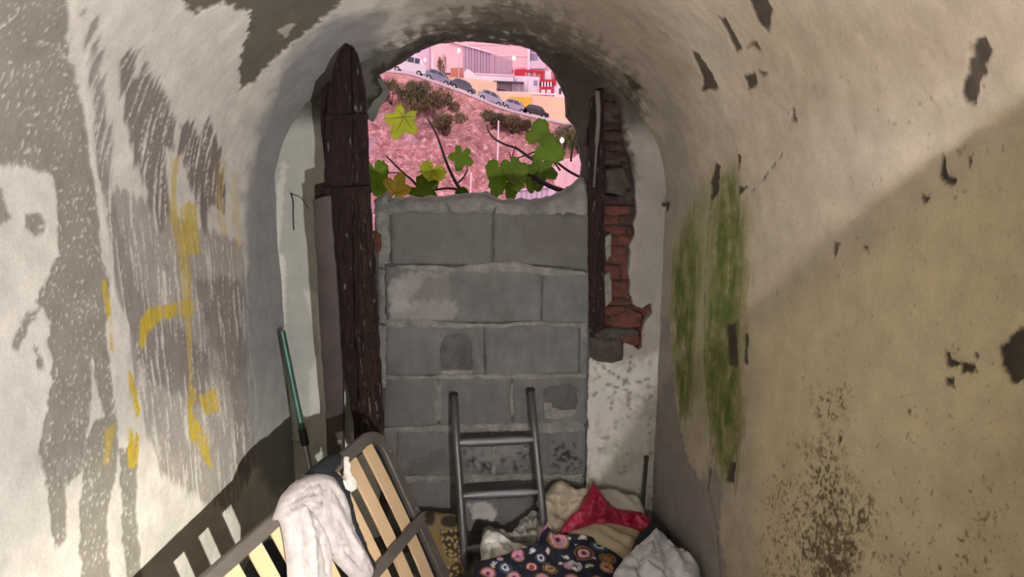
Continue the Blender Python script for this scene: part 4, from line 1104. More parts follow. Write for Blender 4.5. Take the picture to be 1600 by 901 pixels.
gul = 1 - np.abs(fbm(HX * .16 + .05 * HY, HY * .05, 3, 83)) * 2
HZ = terrain(HX, HY) + rk * (ns * 1.0 + ns2 * .45 - .5 * np.maximum(gul, 0))
hc = np.zeros(HX.shape + (3,)); hc[:] = srgb(164, 108, 110)
def hl(m, col):
    global hc
    m = np.clip(m, 0, 1)[..., None]; hc = hc * (1 - m) + np.asarray(col) * m
hl(sstep(-.1, .5, ns2) * .55, srgb(206, 160, 160))
hl(sstep(.05, .5, fbm(HX * .35, HY * .6, 4, 85)) * .7, srgb(122, 78, 80))
hl(sstep(.15, .5, fbm(HX * 1.6, HY * 1.5, 4, 95)) * .6, srgb(226, 184, 186))
hl(sstep(.1, .55, fbm(HX * .5, HY * .4, 4, 86)) * sstep(-8, -14, HX) * sstep(92, 86, HY) * .8, srgb(158, 132, 156))
hl(sstep(88, 95, HY) * .45 * (.6 + .6 * ns2), srgb(214, 160, 152))
hl(sstep(98.1, 98.3, HY) * (HY < 107), srgb(190, 178, 190))
HZ = HZ + 0
idx = np.arange(HX.size).reshape(HX.shape)
Fh = np.stack([idx[:-1, :-1], idx[:-1, 1:], idx[1:, 1:], idx[1:, :-1]], -1).reshape(-1, 4)
M['hill'] = mat('hill_soil', rough=1.0, var=.22, scale=1.1, paint=True, bump=.8, bscale=2.5, fine=.28, coord='Object')
hill = struct(mesh_obj('hillside', np.stack([HX, HY, HZ], -1).reshape(-1, 3), Fh, M['hill'], None, True, color=hc.reshape(-1, 3)), 'pink lit earthen hillside below the road')
def hill_at(px, py):
    """point of the hillside seen along a ray"""
    d = ray(px, py)
    for r in np.arange(64, 125, .1):
        q = CAM + d * r
        if q[2] < terrain(q[0], q[1]): return q
    return CAM + d * 95
# scattered stones, too many to count
mb = MB(); rs = np.random.default_rng(5)
for i in range(1500):
    x, y = rs.uniform(-26, 4), rs.uniform(70, 97.5); s = rs.uniform(.06, .22) * (1.6 if rs.random() < .06 else 1)
    j = int(np.clip(np.searchsorted(hx, x), 0, len(hx) - 1)); i2 = int(np.clip(np.searchsorted(hy, y), 0, len(hy) - 1)); z = HZ[i2, j]
    V = [(x + s * rs.uniform(.6, 1.2) * a, y + s * rs.uniform(.6, 1.2) * b, z + s * rs.uniform(.5, .9) * c) for a, b, c in ((1, 0, 0), (0, 1, 0), (-1, 0, 0), (0, -1, 0), (0, 0, 1), (0, 0, -1))]
    mb.add(V, [(0, 1, 4), (1, 2, 4), (2, 3, 4), (3, 0, 4), (1, 0, 5), (2, 1, 5), (3, 2, 5), (0, 3, 5)])
o = mb.build('hillside_stones', mat('pale_stone', srgb(206, 166, 168), var=.3, scale=.5)); o['kind'] = 'stuff'; o['label'] = 'pale stones scattered over the pink hillside'; 

def bush(name, label, cat, base, w, h, m, n=900, seed=0, grass=False, group=None, leafs=.28):
    r = np.random.default_rng(seed); root = tag(empty(name, base), label, cat, group)
    lf = MB(); cl = [(r.normal(0, .32) * w, r.normal(0, .2) * w, r.uniform(.25, .8) * h, r.uniform(.18, .34)) for _ in range(9)]
    for i in range(n * (2 if grass else 1)):
        c = cl[r.integers(len(cl))]
        v = r.normal(0, 1, 3); v /= np.linalg.norm(v); v *= r.uniform(.55, 1)
        p = np.array([base[0] + c[0] + v[0] * c[3] * w, base[1] + c[1] + v[1] * c[3] * w, base[2] + c[2] + v[2] * c[3] * h])
        p[2] = max(p[2], base[2] - .3)
        a = norm(r.normal(0, 1, 3) + (0, 0, 1.5 if grass else .2)); b = norm(np.cross(a, r.normal(0, 1, 3)))
        L_, W_ = (leafs * 1.9, leafs * .34) if grass else (leafs, leafs * .55)
        lf.add([p - b * W_ * .5, p + a * L_ * .5 - b * W_ * .2, p + a * L_, p + b * W_ * .5], [(0, 1, 2, 3)])
    o = mesh_obj('foliage', np.array(lf.V), lf.F, M[m] if isinstance(m, str) else m); child(root, o)
    sm = MB()
    for k in range(5):
        c = cl[k]; sm.tube([np.array(base) - (0, 0, .3), np.array(base) + (c[0] * .5, c[1] * .5, c[2] * .6), np.array(base) + (c[0], c[1], c[2])], [.05, .04, .02], 5)
    sm.build('stem', M['twig'], root)
    return root
M['bush_a'] = mat('dry_green_bush', srgb(96, 94, 68), var=.35, scale=.8, rough=1)
M['bush_b'] = mat('olive_bush', srgb(110, 98, 72), var=.35, scale=.8, rough=1)
M['bush_c'] = mat('green_bush', srgb(104, 112, 66), var=.35, scale=.8, rough=1)
for nm, lab, px, py, w, h, m, n, sd in (
    ('hill_bush', 'broad olive bush high on the hillside above the yellow-green fig leaf', 648, 172, 4.0, 3.4, 'bush_a', 1200, 1), ('hill_bush', 'large dry bush on the hillside left of the long bare twig', 676, 184, 4.2, 3.2, 'bush_b', 1200, 2),
    ('hill_bush', 'low dry bush on the slope just behind the tip of the long bare twig', 694, 212, 3.0, 2.6, 'bush_b', 900, 3), ('hill_bush', 'tuft of brown scrub at the upper left edge of the hillside', 612, 160, 2.6, 2.4, 'bush_a', 600, 4),
    ('hill_bush', 'dry grey scrub on the slope below the silver hatchback', 772, 200, 2.6, 2.0, 'bush_a', 700, 5), ('hill_bush', 'wide dry bush behind the white pole on the slope', 800, 208, 3.2, 2.2, 'bush_b', 900, 6),
    ('hill_bush', 'brown scrub on the slope left of the topmost green fig leaf', 824, 206, 1.6, 1.5, 'bush_b', 500, 7), ('hill_bush', 'olive bush around the glowing lamp on the slope', 880, 232, 4.0, 3.0, 'bush_a', 1000, 8), ('hill_bush', 'green bush at the right edge of the opening', 903, 240, 1.6, 2.6, 'bush_c', 500, 9)):
    q = hill_at(px, py); bush(nm, lab, 'bush', q, w, h, m, n, sd, grass=True, group='bushes on the hillside')

# ---- road, kerb, cars
mb = MB(); mb.tube([np.array([x, 98.1, float(zroad(x)) + .12]) for x in np.linspace(-25, 20, 30)], 0, flat=(.3, .34, (0, 0, 1)))
struct(mb.build('trim_1', mat('kerb', srgb(206, 196, 206), var=.1)), 'pale kerb along the edge of the road')
M['glass'] = mat('car_glass', srgb(70, 72, 90), rough=.2, var=.05); M['tyre'] = mat('tyre', (.02, .02, .022), rough=.8, var=.1); M['hub'] = mat('wheel_hub', (.45, .45, .47), rough=.4, metal=.6, var=.1)
M['red_lamp'] = mat('tail_lamp', (.5, .02, .04), rough=.3, var=0); M['white_lamp'] = mat('head_lamp', (.8, .8, .8), rough=.3, var=0)
def car(label, px, py, col, L=4.2, van=False, flip=1, group='vehicles parked along the road', y=99.2, cat='car'):
    d = ray(px, py); q = CAM + d * (y / d[1]); x = q[0]; z = float(zroad(x)) + .05
    ang = math.atan((float(zroad(x + 2)) - float(zroad(x - 2))) / 4)
    ex = np.array([math.cos(ang), 0, math.sin(ang)]) * flip; ez = np.array([-math.sin(ang), 0, math.cos(ang)]); ey = np.array([0, 1.0, 0])
    root = tag(empty('parked_van' if van else 'parked_car', (x, y, z)), label, cat, group)
    O = np.array([x, y, z])
    W = 1.75 if not van else 2.0
    paint = mat('car_paint', col, rough=.35, var=.03, coat=.5)
    if van: prof = [(-.5, .35), (-.5, .9), (-.5, 2.15), (-.45, 2.3), (.22, 2.3), (.33, 1.6), (.47, 1.25), (.5, .9), (.5, .35)]
    else: prof = [(-.5, .35), (-.5, .8), (-.47, .95), (-.30, 1.0), (.26, 1.0), (.46, .85), (.5, .7), (.5, .35)]
    def P3(a, b, c): return O + ex * a * L + ez * b + ey * c
    mb = MB(); V = []; n = len(prof)
    for yy_, sx in ((-W / 2, .97), (-W / 2 + .12, 1), (W / 2 - .12, 1), (W / 2, .97)): V += [P3(a * sx, b if sx == 1 else b * .985 + .01, yy_) for a, b in prof]
    Fc = [tuple(range(n)), tuple(3 * n + i for i in range(n))[::-1]] + [(k * n + i, k * n + (i + 1) % n, (k + 1) * n + (i + 1) % n, (k + 1) * n + i) for k in range(3) for i in range(n)]
    mb.add(V, Fc); mb.build('body', paint, root)
    if not van:
        cab = [(-.43, .97), (-.30, 1.40), (-.20, 1.48), (.05, 1.48), (.14, 1.40), (.30, .97)]
        V = []; mb = MB(); n = len(cab)
        for yy_, k in ((-W / 2 + .05, 0), (-W / 2 + .16, 1), (W / 2 - .16, 1), (W / 2 - .05, 0)):
            V += [P3(a, min(b, .99) if k == 0 else b, yy_) for a, b in cab]
        mb.add(V, [tuple(range(n))[::-1], tuple(3 * n + i for i in range(n))] + [(k * n + i, k * n + (i + 1) % n, (k + 1) * n + (i + 1) % n, (k + 1) * n + i) for k in range(3) for i in range(n)])
        mb.build('roof', paint, root)
        for nm, q4 in (('window', [(-.36, 1.03), (-.28, 1.36), (-.10, 1.42), (-.10, 1.03)]), ('window', [(-.07, 1.03), (-.07, 1.42), (.07, 1.40), (.22, 1.03)])):
            for sgn in (-1, 1):
                mb = MB(); yo = lambda b: sgn * (W / 2 - .05 - (b - 1.0) / .48 * .11 + .025)
                V = [P3(a, b, yo(b)) for a, b in q4] + [P3(a, b, yo(b) - sgn * .05) for a, b in q4]
                mb.add(V, [(0, 1, 2, 3), (7, 6, 5, 4)] + [(i, (i + 1) % 4, 4 + (i + 1) % 4, 4 + i) for i in range(4)]); mb.build(nm, M['glass'], root)
        mb = MB(); mb.box(P3(.235, 1.2, 0), ex * .17 * 1.4 - ez * .20, ey * (W / 2 - .22), norm(ex + ez) * .03); mb.build('windscreen', M['glass'], root)
        mb = MB(); mb.box(P3(-.37, 1.2, 0), ex * .11 * 1.4 + ez * .19, ey * (W / 2 - .22), norm(-ex + ez) * .03); mb.build('rear_window', M['glass'], root)
    else:
        for a0, a1 in ((-.46, -.28), (-.25, -.08), (-.05, .12), (.15, .28)):
            mb = MB(); mb.box(P3((a0 + a1) / 2, 1.72, -W / 2 - .01), ex * (a1 - a0) / 2 * L, ey * .04, ez * .30); mb.build('window', M['glass'], root)
    for a in (-.31, .31):
        for sgn in (-1, 1):
            mb = MB(); c = P3(a, .32, sgn * (W / 2 - .1)); mb.tube([c - ey * .1, c + ey * .1], .32, 14); w = mb.build('wheel', M['tyre'], root)
            mb = MB(); c2 = c + ey * sgn * .11; mb.tube([c2 - ey * .01, c2 + ey * .01], .19, 10); hb = mb.build('hub', M['hub'], None)
            hb.parent = w; hb.location = (0, 0, 0)
    for sgn in (-1, 1):
        mb = MB(); mb.box(P3(-.497, .78, sgn * (W / 2 - .25)), ex * .05, ey * .2, ez * .1); mb.build('tail_lamp', M['red_lamp'], root)
        mb = MB(); mb.box(P3(.485, .68, sgn * (W / 2 - .25)), ex * .05, ey * .2, ez * .09); mb.build('head_lamp', M['white_lamp'], root)
    return root
car('white minibus parked at the top left end of the road', 638, 110, srgb(222, 216, 224), L=4.4, van=True, cat='van')
car('grey blue car parked below the small tree beside the white minibus', 683, 124, srgb(126, 134, 152), L=3.6)
car('dark grey hatchback parked in front of the peach wall', 721, 134, srgb(82, 84, 102), L=3.4)
car('silver hatchback in the middle of the parked row', 765, 148, srgb(160, 162, 184), L=3.5)
car('silver car parked in front of the bright yellow wall', 802, 166, srgb(168, 164, 184), L=3.2)
car('black car with red tail lamps at the lower end of the parked row', 836, 174, srgb(40, 40, 48), L=3.3)

# ---- buildings on the far side of the road
def facade(px, Y, depth, m, parent, name, thick_front=0):
    """upright block whose front outline is given as seen, standing at its own distance"""
    pts = [at(p[0], p[1], Y) for p in px]; n = len(pts)
    mb = MB(); V = pts + [p + (0, depth, 0) for p in pts]
    mb.add(V, [tuple(range(n)), tuple(n + i for i in range(n))[::-1]] + [(i, (i + 1) % n, n + (i + 1) % n, n + i) for i in range(n)])
    return mb.build(name, M[m] if isinstance(m, str) else m, parent)
def rect(x0, y0, x1, y1): return [(x0, y0), (x1, y0), (x1, y1), (x0, y1)]
M['b_lav'] = mat('lavender_render', srgb(226, 204, 226), var=.04, scale=.2); M['b_pink'] = mat('pink_render', srgb(238, 200, 206), var=.05, scale=.15); M['b_corr'] = mat('mauve_sheet', srgb(188, 162, 182), var=.06, scale=.3)
M['b_white'] = mat('white_render', srgb(236, 226, 236), var=.04, scale=.4); M['b_peach'] = mat('peach_render', srgb(240, 206, 172), var=.05, scale=.3); M['b_yel'] = mat('yellow_paint', srgb(240, 188, 72), var=.05, scale=.4)
M['b_or'] = mat('orange_wood', srgb(206, 132, 112), var=.08, scale=.6); M['b_red'] = mat('red_paint', srgb(196, 40, 60), var=.08, scale=.6); M['b_dark'] = mat('dark_opening', srgb(70, 62, 74), var=.1); M['b_grey'] = mat('grey_panel', srgb(150, 150, 176), var=.06)
M['b_edge'] = mat('pale_edge', srgb(246, 228, 238), var=.02)
bt = tag(empty('tower_block', at(775, 130, 128)), 'tall pink apartment block rising behind the mauve sheet hall', 'building')
facade([(722, 10), (826, 10), (826, 125), (722, 125)], 128, 10, 'b_pink', bt, 'wall'); facade(rect(824, 8, 828, 118), 127.6, .6, 'b_edge', bt, 'corner_strip')
facade(rect(828, 20, 866, 112), 129, 9, 'b_pink', bt, 'side_wall')
for y0 in (66, 84): facade(rect(829, y0, 840, y0 + 14), 128.8, .4, 'b_grey', bt, 'window')
facade(rect(828, 95, 852, 107), 127.9, 1.0, 'b_lav', bt, 'balcony'); facade(rect(844, 84, 848, 96), 128.8, .3, 'b_white', bt, 'window')
for y0 in (70, 88, 105): 
    facade(rect(723, y0, 824, y0 + .5), 127.9, .2, 'b_lav', bt, 'floor_line')
bl = tag(empty('side_building', at(640, 112, 119)), 'pale lavender building at the upper left behind the minibus', 'building')
facade([(560, 30), (671, 30), (671, 125), (560, 118)], 119, 8, 'b_lav', bl, 'wall'); facade(rect(671, 30, 673.5, 112), 118.8, .4, 'b_corr', bl, 'drain_pipe')
facade(rect(560, 30, 671, 34), 118.6, .6, 'b_white', bl, 'cornice')
bh = tag(empty('sheet_hall', at(735, 120, 115)), 'long hall clad in mauve corrugated sheet with a sloping roof edge', 'building')
facade([(673, 60), (700, 63), (769, 83), (769, 118), (673, 112)], 116, 8, 'b_pink', bh, 'wall')
hx0 = [(723 + i * 4.6) for i in range(10)]
for i, x in enumerate(hx0):
    yt = 70 + (x - 723) * .29
    facade([(x + .3, yt), (x + 4.3, yt + 1.2), (x + 4.3, 118 + (x - 723) * .02), (x + .3, 118)], 115.8 - .12 * (i % 2), .5, 'b_corr', bh, 'sheet_panel')
for i in range(6):
    x = 771 + i * 5.0; facade([(x, 85 + i * 1.5), (x + 4.6, 86.4 + i * 1.5), (x + 4.6, 122), (x, 122)], 116.2 - .1 * (i % 2), .5, 'b_corr', bh, 'sheet_panel')
facade([(700, 62), (770, 82), (770, 84), (700, 64)], 115.4, 1, 'b_edge', bh, 'roof_edge')
gt = tag(empty('wooden_gate', at(714, 121, 108)), 'orange wooden gate between the small tree and the white parapet', 'gate')
for i in range(4): facade(rect(704 + i * 5, 106 - .2 * i, 708.6 + i * 5, 122), 108 + .05 * (i % 2), .3, 'b_or', gt, 'board')
rw = tag(empty('retaining_wall', at(790, 150, 104.5)), 'peach and yellow painted retaining wall along the upper side of the road', 'wall')
facade([(697, 119), (744, 124), (776, 128), (776, 160), (697, 140)], 104.6, 1.2, 'b_peach', rw, 'wall_panel'); facade([(776, 143), (830, 146), (830, 176), (776, 164)], 104.5, .8, 'b_peach', rw, 'wall_panel')
facade([(796, 151), (829, 152), (829, 168), (796, 162)], 104.35, .3, 'b_yel', rw, 'yellow_panel'); facade([(830, 148), (866, 151), (892, 156), (894, 196), (830, 180)], 104.7, 3, 'b_peach', rw, 'wall_panel')
pw = tag(empty('white_parapet', at(765, 122, 106)), 'low white parapet wall with a rounded hump at its left end', 'wall')
facade([(725, 124), (725, 114), (728, 109), (732, 108), (736, 111), (742, 115), (760, 116.5), (802, 118), (802, 128), (760, 127)], 106.2, .5, 'b_white', pw, 'wall_panel')
facade([(742, 114), (802, 117), (802, 118.4), (742, 115.4)], 106.0, .8, 'b_edge', pw, 'coping')
wh = tag(empty('white_house', at(815, 145, 105.2)), 'white house with a dark awning and a railed terrace above the yellow wall', 'house')
facade([(800, 118), (843, 120), (843, 148), (800, 147)], 107.5, 5, 'b_white', wh, 'wall'); facade(rect(834, 125.5, 839, 133), 107.4, .3, 'b_grey', wh, 'window')
facade([(776, 128), (802, 129), (802, 146), (776, 145)], 108.5, 4, 'b_white', wh, 'terrace_wall')
facade([(771, 126), (818, 128), (819, 130.5), (773, 129.5)], 106.0, 2.5, 'b_dark', wh, 'awning')
for x in (781, 798, 817): facade(rect(x - .5, 129, x + .5, 143), 106.0, .15, 'b_dark', wh, 'awning_post')
facade([(775, 136), (779, 139), (790, 141), (790, 142.5), (776, 140)], 107.0, .6, 'b_dark', wh, 'parasol')
facade([(774, 142), (868, 146), (868, 148.6), (774, 144.6)], 105.6, .5, 'b_edge', wh, 'terrace_edge')
for i in range(16):
    x = 777 + i * 5.6; facade(rect(x, 144 + (x - 774) * .045, x + .5, 149.5 + (x - 774) * .045), 105.4, .1, 'b_lav', wh, 'baluster')
for i in range(3): facade(rect(806 + i * 9, 121, 807 + i * 9, 146), 107.4, .15, 'b_lav', wh, 'pilaster')
rt = tag(empty('red_terrace', at(825, 118, 109)), 'red roofed terrace and red balcony frame beside the white house', 'terrace')
facade([(800, 109), (820, 107), (821, 118), (803, 119)], 113, 3, 'b_red', rt, 'canopy'); facade([(820, 108), (851, 111), (851, 114.5), (820, 112)], 112.9, 2, 'b_red', rt, 'pergola_beam')
for x in (823, 831, 839, 848): facade(rect(x - .8, 111, x + .8, 119), 113, .3, 'b_red', rt, 'pergola_post')
for x in (826, 835): facade(rect(x - 2.5, 113, x + 2.5, 118), 113.3, .3, 'b_white', rt, 'wall_panel')
facade(rect(843.5, 125, 864, 128), 106.8, 1.0, 'b_red', rt, 'balcony_beam'); facade(rect(843.5, 135, 864, 146), 106.8, .5, 'b_red', rt, 'balcony_panel'); facade(rect(843.5, 128, 864, 135), 108.3, .5, 'b_dark', rt, 'balcony_opening')
for i in range(4): facade(rect(846 + i * 4.6, 128, 848.4 + i * 4.6, 135.5), 106.7, .3, 'b_white', rt, 'balcony_post')
for i in range(2): facade(rect(845.5 + i * 9, 140, 852 + i * 9, 145), 106.6, .3, 'b_white', rt, 'balcony_block')
facade(rect(845, 112, 849, 127), 107.5, .4, 'b_red', rt, 'corner_post'); facade(rect(864, 122, 869, 133), 106.9, .25, 'b_red', rt, 'side_awning')
cw = tag(empty('corner_house', at(872, 160, 106)), 'narrow white house with one small dark window at the right edge', 'house')
facade([(866, 132), (873, 120), (882, 142), (882, 165), (866, 162)], 107.2, 5, 'b_white', cw, 'wall'); facade(rect(873.5, 138, 877, 147), 107.1, .3, 'b_dark', cw, 'window')
facade(rect(853, 111, 861, 124), 109, 3, 'b_white', cw, 'chimney_block'); facade([(866, 152), (880, 153), (880, 155), (866, 154)], 106.8, .6, 'b_or', cw, 'ledge')
facade([(880, 130), (896, 150), (896, 172), (880, 168)], 112, 2, 'b_pink', cw, 'rear_wall')

# ---- lamps and poles
LAMPM = mat('lamp_glow', (1, .9, .7), emit=((1.0, .86, .55), 14.0)); POLEM = mat('pole_paint', srgb(210, 190, 196), var=.05)
def street_lamp(label, px, py, by, Y, pr=.07, head=.30, group='glowing street lamps'):
    t = at(px, py, Y); bt_ = at(px, by, Y); root = tag(empty('street_lamp', bt_), label, 'lamp', group)
    mb = MB(); mb.tube([bt_, t], [pr, pr * .7], 7); mb.build('post', POLEM, root)
    mb = MB(); mb.tube([t - (0, 0, .05), t + (0, 0, head * .35), t + (0, 0, head), t + (0, 0, head * 1.5)], [head * .35, head * .65, head * .6, head * .15], 9); mb.build('lantern', LAMPM, root)
    mb = MB(); mb.tube([t + (0, 0, head * 1.5), t + (0, 0, head * 1.7)], [head * .5, head * .1], 9); mb.build('lantern_cap', POLEM, root)
street_lamp('glowing street lamp in front of the mauve sheet hall', 717, 81, 122, 107.6, head=.30)
street_lamp('glowing street lamp in front of the pink apartment block', 803, 93, 126, 107, head=.30)
street_lamp('small glowing lamp left of the slim tree by the lavender building', 664, 95, 118, 103.5, head=.22)
q = hill_at(879, 244); street_lamp('small glowing lamp standing low on the slope among bushes', 878, 222, 246, q[1], pr=.05, head=.34)
for lab, px, y0, y1, w in (('tall white pole standing on the middle of the slope', 777.5, 190, 245, .10), ('short white pole low on the slope above the block wall', 734.5, 272, 312, .09), ('white pole beside the slim tree on the road', 677, 84, 122, .14)):
    q = hill_at(px, y1) if y1 > 130 else at(px, y1, 98.8)
    root = tag(empty('white_pole', q), lab, 'pole', 'white poles outside'); mb = MB(); t = at(px + (1.5 if y1 > 130 else -1), y0, q[1]); mb.tube([q - np.array([0, 0, .4]), t], [w, w * .8], 8); mb.build('shaft', M['b_edge'], root)
    mb = MB(); mb.tube([t, t + np.array([0, 0, .12])], [w * 1.1, w * .4], 8); mb.build('cap', M['b_edge'], root)
bush('slim_tree', 'slim brown leaved tree beside the road left of the orange gate', 'tree', at(690, 121, 103.2), 1.1, 3.0, mat('brown_leaves', srgb(150, 122, 84), var=.35, scale=1.2), 700, 31, leafs=.22)

# ---- pale terrace wall and path low on the right of the slope
lw = tag(empty('pale_wall', hill_at(885, 285)), 'low pale concrete wall at the lower right of the slope', 'wall')
q = hill_at(885, 288); Yw = q[1]
facade([(866, 262), (880, 250), (898, 248), (912, 238), (922, 236), (922, 300), (866, 292)], Yw - .3, 1.0, 'b_pink', lw, 'wall_panel')
for x in (884, 897, 906): facade(rect(x - .4, 252, x + .4, 286), Yw - .45, .2, 'b_lav', lw, 'joint_strip')
pt = tag(empty('path_railing', hill_at(820, 306)), 'grey railing along a pale path at the bottom right of the slope', 'railing')
q = hill_at(820, 312); Yp = q[1]
facade([(800, 316), (812, 298), (850, 290), (868, 300), (872, 330), (800, 330)], Yp - .4, .8, 'b_lav', pt, 'path_wall')
for i in range(7): facade(rect(806 + i * 8, 297 - i * .6, 806.7 + i * 8, 318), Yp - .6, .15, 'b_grey', pt, 'railing_post')
facade([(804, 298), (860, 293), (860, 294), (804, 299)], Yp - .6, .12, 'b_grey', pt, 'handrail')

# ------------------------------------------------------------------ fig tree growing outside against the infill
FY = 3.42
def leaf_mat(name, c, c2): 
    m = mat(name, c, rough=.55, var=.15, scale=9, trans=.6); return m
LM = {'g': leaf_mat('fig_leaf_green', srgb(130, 164, 50), 0), 'yg': leaf_mat('fig_leaf_yellow_green', srgb(200, 214, 76), 0), 'y': leaf_mat('fig_leaf_yellow', srgb(214, 208, 110), 0), 'dg': leaf_mat('fig_leaf_dark_green', srgb(110, 146, 50), 0)}
VEIN = mat('leaf_vein', srgb(150, 174, 74), var=.1, trans=.5); BROWN = mat('leaf_scorch', srgb(78, 44, 20), var=.3)
fig = tag(empty('fig_tree', (.0, FY + .1, -.05)), 'leafy fig tree twigs rising outside behind the broken block wall', 'tree')
def branch(pts, r0, r1, dy=0):
    P_ = catmull([at(x, y, FY + dy + .02 * i) for i, (x, y) in enumerate(pts)], 5)
    mb = MB(); n = len(P_); mb.tube(P_, [r0 + (r1 - r0) * i / (n - 1) for i in range(n)], 7); return mb.build('branch', M['twig'], fig, True)
branch([(742, 330), (734, 308), (716, 291), (701, 262), (692, 238), (682, 210), (668, 185)], .0095, .004)
branch([(722, 297), (700, 294), (672, 297), (640, 293)], .006, .004)
branch([(716, 285), (724, 277), (730, 266), (729, 258)], .0045, .0025)
branch([(680, 330), (650, 288), (628, 268), (604, 244)], .007, .0035, .03)
branch([(652, 278), (672, 271), (690, 270)], .003, .002, .03); branch([(602, 270), (622, 270), (640, 276)], .003, .002, .03)
branch([(930, 318), (885, 300), (862, 292), (845, 283), (830, 275), (815, 275), (798, 286), (780, 297), (758, 312)], .011, .0085, -.10)
branch([(848, 283), (846, 266), (836, 252), (822, 242), (806, 231), (790, 226), (775, 218), (765, 208), (760, 195)], .009, .003)
branch([(930, 290), (913, 280), (890, 268), (872, 255), (858, 245), (849, 244), (838, 237), (826, 241), (808, 247)], .007, .003, .05)
branch([(875, 266), (868, 256), (860, 247)], .005, .003, .05); branch([(892, 252), (894, 232), (898, 216), (902, 204)], .005, .003, .05)
branch([(801, 300), (800, 250), (806, 228)], .003, .002, .04); branch([(800, 258), (798, 246), (796, 238)], .003, .002, .04)
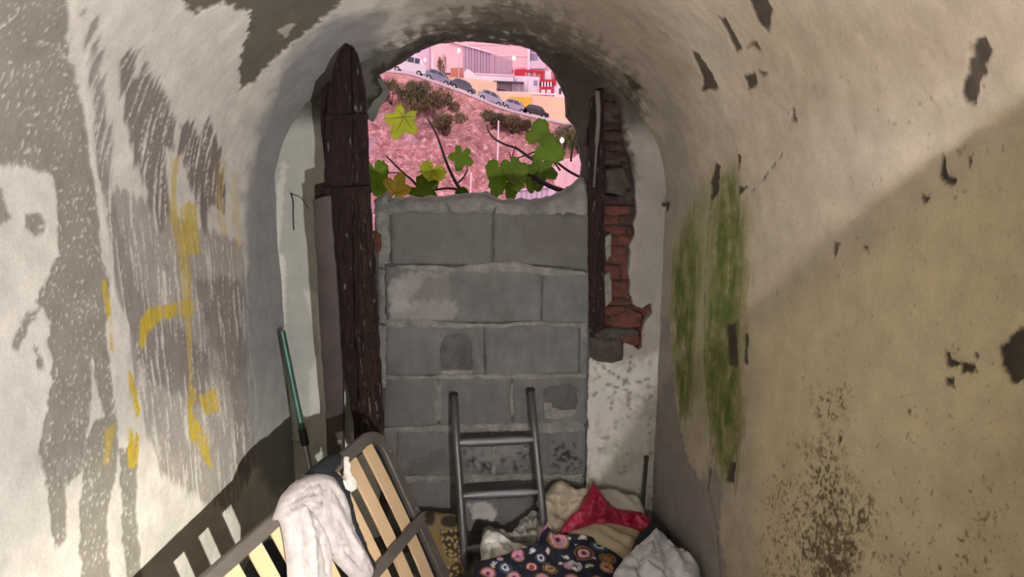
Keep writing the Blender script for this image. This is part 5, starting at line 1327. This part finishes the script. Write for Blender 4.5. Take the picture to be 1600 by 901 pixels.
# the main stem and its foot on the ground outside
mb = MB(); mb.tube(catmull([np.array([.02, FY + .08, -.4]), np.array([.05, FY + .1, .5]), at(742, 330, FY)]), .022, 8); mb.build('trunk', M['twig'], fig, True)
mb = MB(); mb.tube(catmull([np.array([.05, FY + .1, .4]), np.array([.45, FY + .1, 1.1]), at(930, 318, FY)]), .02, 8); mb.build('trunk', M['twig'], fig, True)
mb = MB(); mb.tube(catmull([np.array([.05, FY + .1, .4]), np.array([-.25, FY + .08, 1.0]), at(680, 330, FY + .03)]), .016, 8); mb.build('trunk', M['twig'], fig, True)
mb = MB(); mb.tube(catmull([np.array([.45, FY + .1, 1.1]), np.array([.5, FY + .12, 1.4]), at(930, 290, FY + .05)]), .014, 8); mb.build('trunk', M['twig'], fig, True)
def leaf(px, py, size, rot, m, lobes=5, tilt=(0, 0), fold=.25, dy=-.03, scorch=None, seed=0, label=None, asp=1.0):
    """a lobed fig leaf: rot = direction of its tip in degrees, 0 = up"""
    r = np.random.default_rng(seed + 100)
    s = size * (FY / FOC) * .62
    N_ = 72; ring = []
    for k in range(N_):
        a = 2 * math.pi * k / N_                      # 0 = tip
        if lobes == 5: lob = .60 + .40 * max(abs(math.cos(a * 2.5 * (1 if abs(a - math.pi) > 0 else 1))) ** 1.4, 0)
        elif lobes == 3: lob = .66 + .34 * abs(math.cos(a * 1.5)) ** 1.3
        else: lob = .9
        dd = abs(a - math.pi)
        lob *= 1 - .55 * math.exp(-(dd / .16) ** 2)    # the notch of the stalk
        lob *= .86 + .14 * math.cos(a) + .035 * math.sin(a * 17 + seed) + .02 * r.normal()
        ring.append((lob * math.sin(a) * asp, lob * math.cos(a)))
    V = []; rad = [0, .25, .5, .75, 1]
    c0 = np.array([0, -.18])
    for f in rad[1:]:
        for (x, y) in ring: V.append((c0[0] + (x - c0[0]) * f, c0[1] + (y - c0[1]) * f))
    V = [(0, -.18)] + V
    F = [(0, 1 + k, 1 + (k + 1) % N_) for k in range(N_)]
    for j in range(3):
        b0 = 1 + j * N_; b1 = b0 + N_
        F += [(b0 + k, b1 + k, b1 + (k + 1) % N_, b0 + (k + 1) % N_) for k in range(N_)]
    V = np.array(V)
    z = fold * np.abs(V[:, 0]) * .5 + .10 * perlin(V[:, 0] * 3, V[:, 1] * 3, seed) - .18 * (V[:, 1] ** 2)
    R = math.radians(rot); c = at(px, py, FY + dy)
    X, Yv = V[:, 0] * math.cos(R) + V[:, 1] * math.sin(R), -V[:, 0] * math.sin(R) + V[:, 1] * math.cos(R)
    W3 = np.stack([X, z * .8 + tilt[0] * Yv + tilt[1] * X, Yv], -1) * s + c
    n = len(W3)
    me_V = np.concatenate([W3, W3 + (0, .0012, 0)])
    Fb = [tuple(i + n for i in f[::-1]) for f in F]; o0 = 1 + 3 * N_
    Fe = [(o0 + k, o0 + (k + 1) % N_, n + o0 + (k + 1) % N_, n + o0 + k) for k in range(N_)]
    o = mesh_obj('leaf', me_V, F + Fb + Fe, LM[m], None, True)
    if scorch is not None: o.data.materials.append(BROWN); [setattr(p, 'material_index', 1) for p in o.data.polygons if scorch(*((np.mean([((W3[i % n] - c) / s) for i in p.vertices], 0))[[0, 2]]))]
    child(fig, o)
    if label: o['label'] = label
    mb = MB()
    for a in ((0, .9), (1.15, .62), (-1.15, .62), (2.2, .4), (-2.2, .4)):
        k = int(a[0] / (2 * math.pi) * N_) % N_
        mb.tube([W3[0] - (0, .002, 0), W3[1 + N_ + k] - (0, .002, 0), W3[1 + 2 * N_ + k] - (0, .002, 0)], [.0022, .0016, .0008], 4)
    v = mb.build('veins', VEIN); v.parent = o; v.location = (0, 0, 0)
    # stalk
    return o
leaf(629, 187, 50, -155, 'yg', 5, (.2, .3), .3, seed=1, scorch=lambda x, z: (z < -.62 and x > .05) or (x < -.72 and z < -.45), label='yellow-green leaf with scorched brown tips')
leaf(587, 272, 58, 170, 'g', 3, (0, .6), .2, seed=2, asp=.7); leaf(619, 297, 46, 20, 'y', 5, (.2, .1), .3, seed=3, label='yellow leaf at the foot of the opening')
leaf(675, 270, 44, 200, 'yg', 3, (.2, -.2), .3, seed=4, scorch=lambda x, z: x < -.45 and z < -.25); leaf(665, 300, 44, -20, 'g', 5, (.1, .2), .3, seed=5, dy=-.06)
leaf(721, 244, 38, 195, 'g', 5, (.1, -.3), .25, seed=6); leaf(720, 313, 34, 10, 'dg', 3, (.2, .2), .2, seed=7)
leaf(779, 270, 58, 185, 'g', 3, (.1, .5), .25, seed=8, asp=.72); leaf(806, 270, 44, 175, 'g', 3, (.2, -.1), .3, seed=9); leaf(800, 262, 44, 160, 'g', 3, (.2, .3), .3, seed=10, asp=.7)
leaf(842, 212, 42, 10, 'g', 3, (.1, .1), .15, seed=11); leaf(856, 232, 46, 120, 'g', 3, (.1, .2), .2, seed=12, dy=-.05); leaf(846, 262, 50, 190, 'dg', 5, (.1, -.2), .25, seed=13)
leaf(828, 285, 30, 170, 'g', 1, (.1, .1), .3, seed=14, asp=.5); leaf(800, 292, 40, 190, 'g', 1, (.1, .3), .3, seed=15, asp=.5); leaf(842, 280, 34, 185, 'dg', 1, (.1, .2), .3, seed=16, asp=.55)
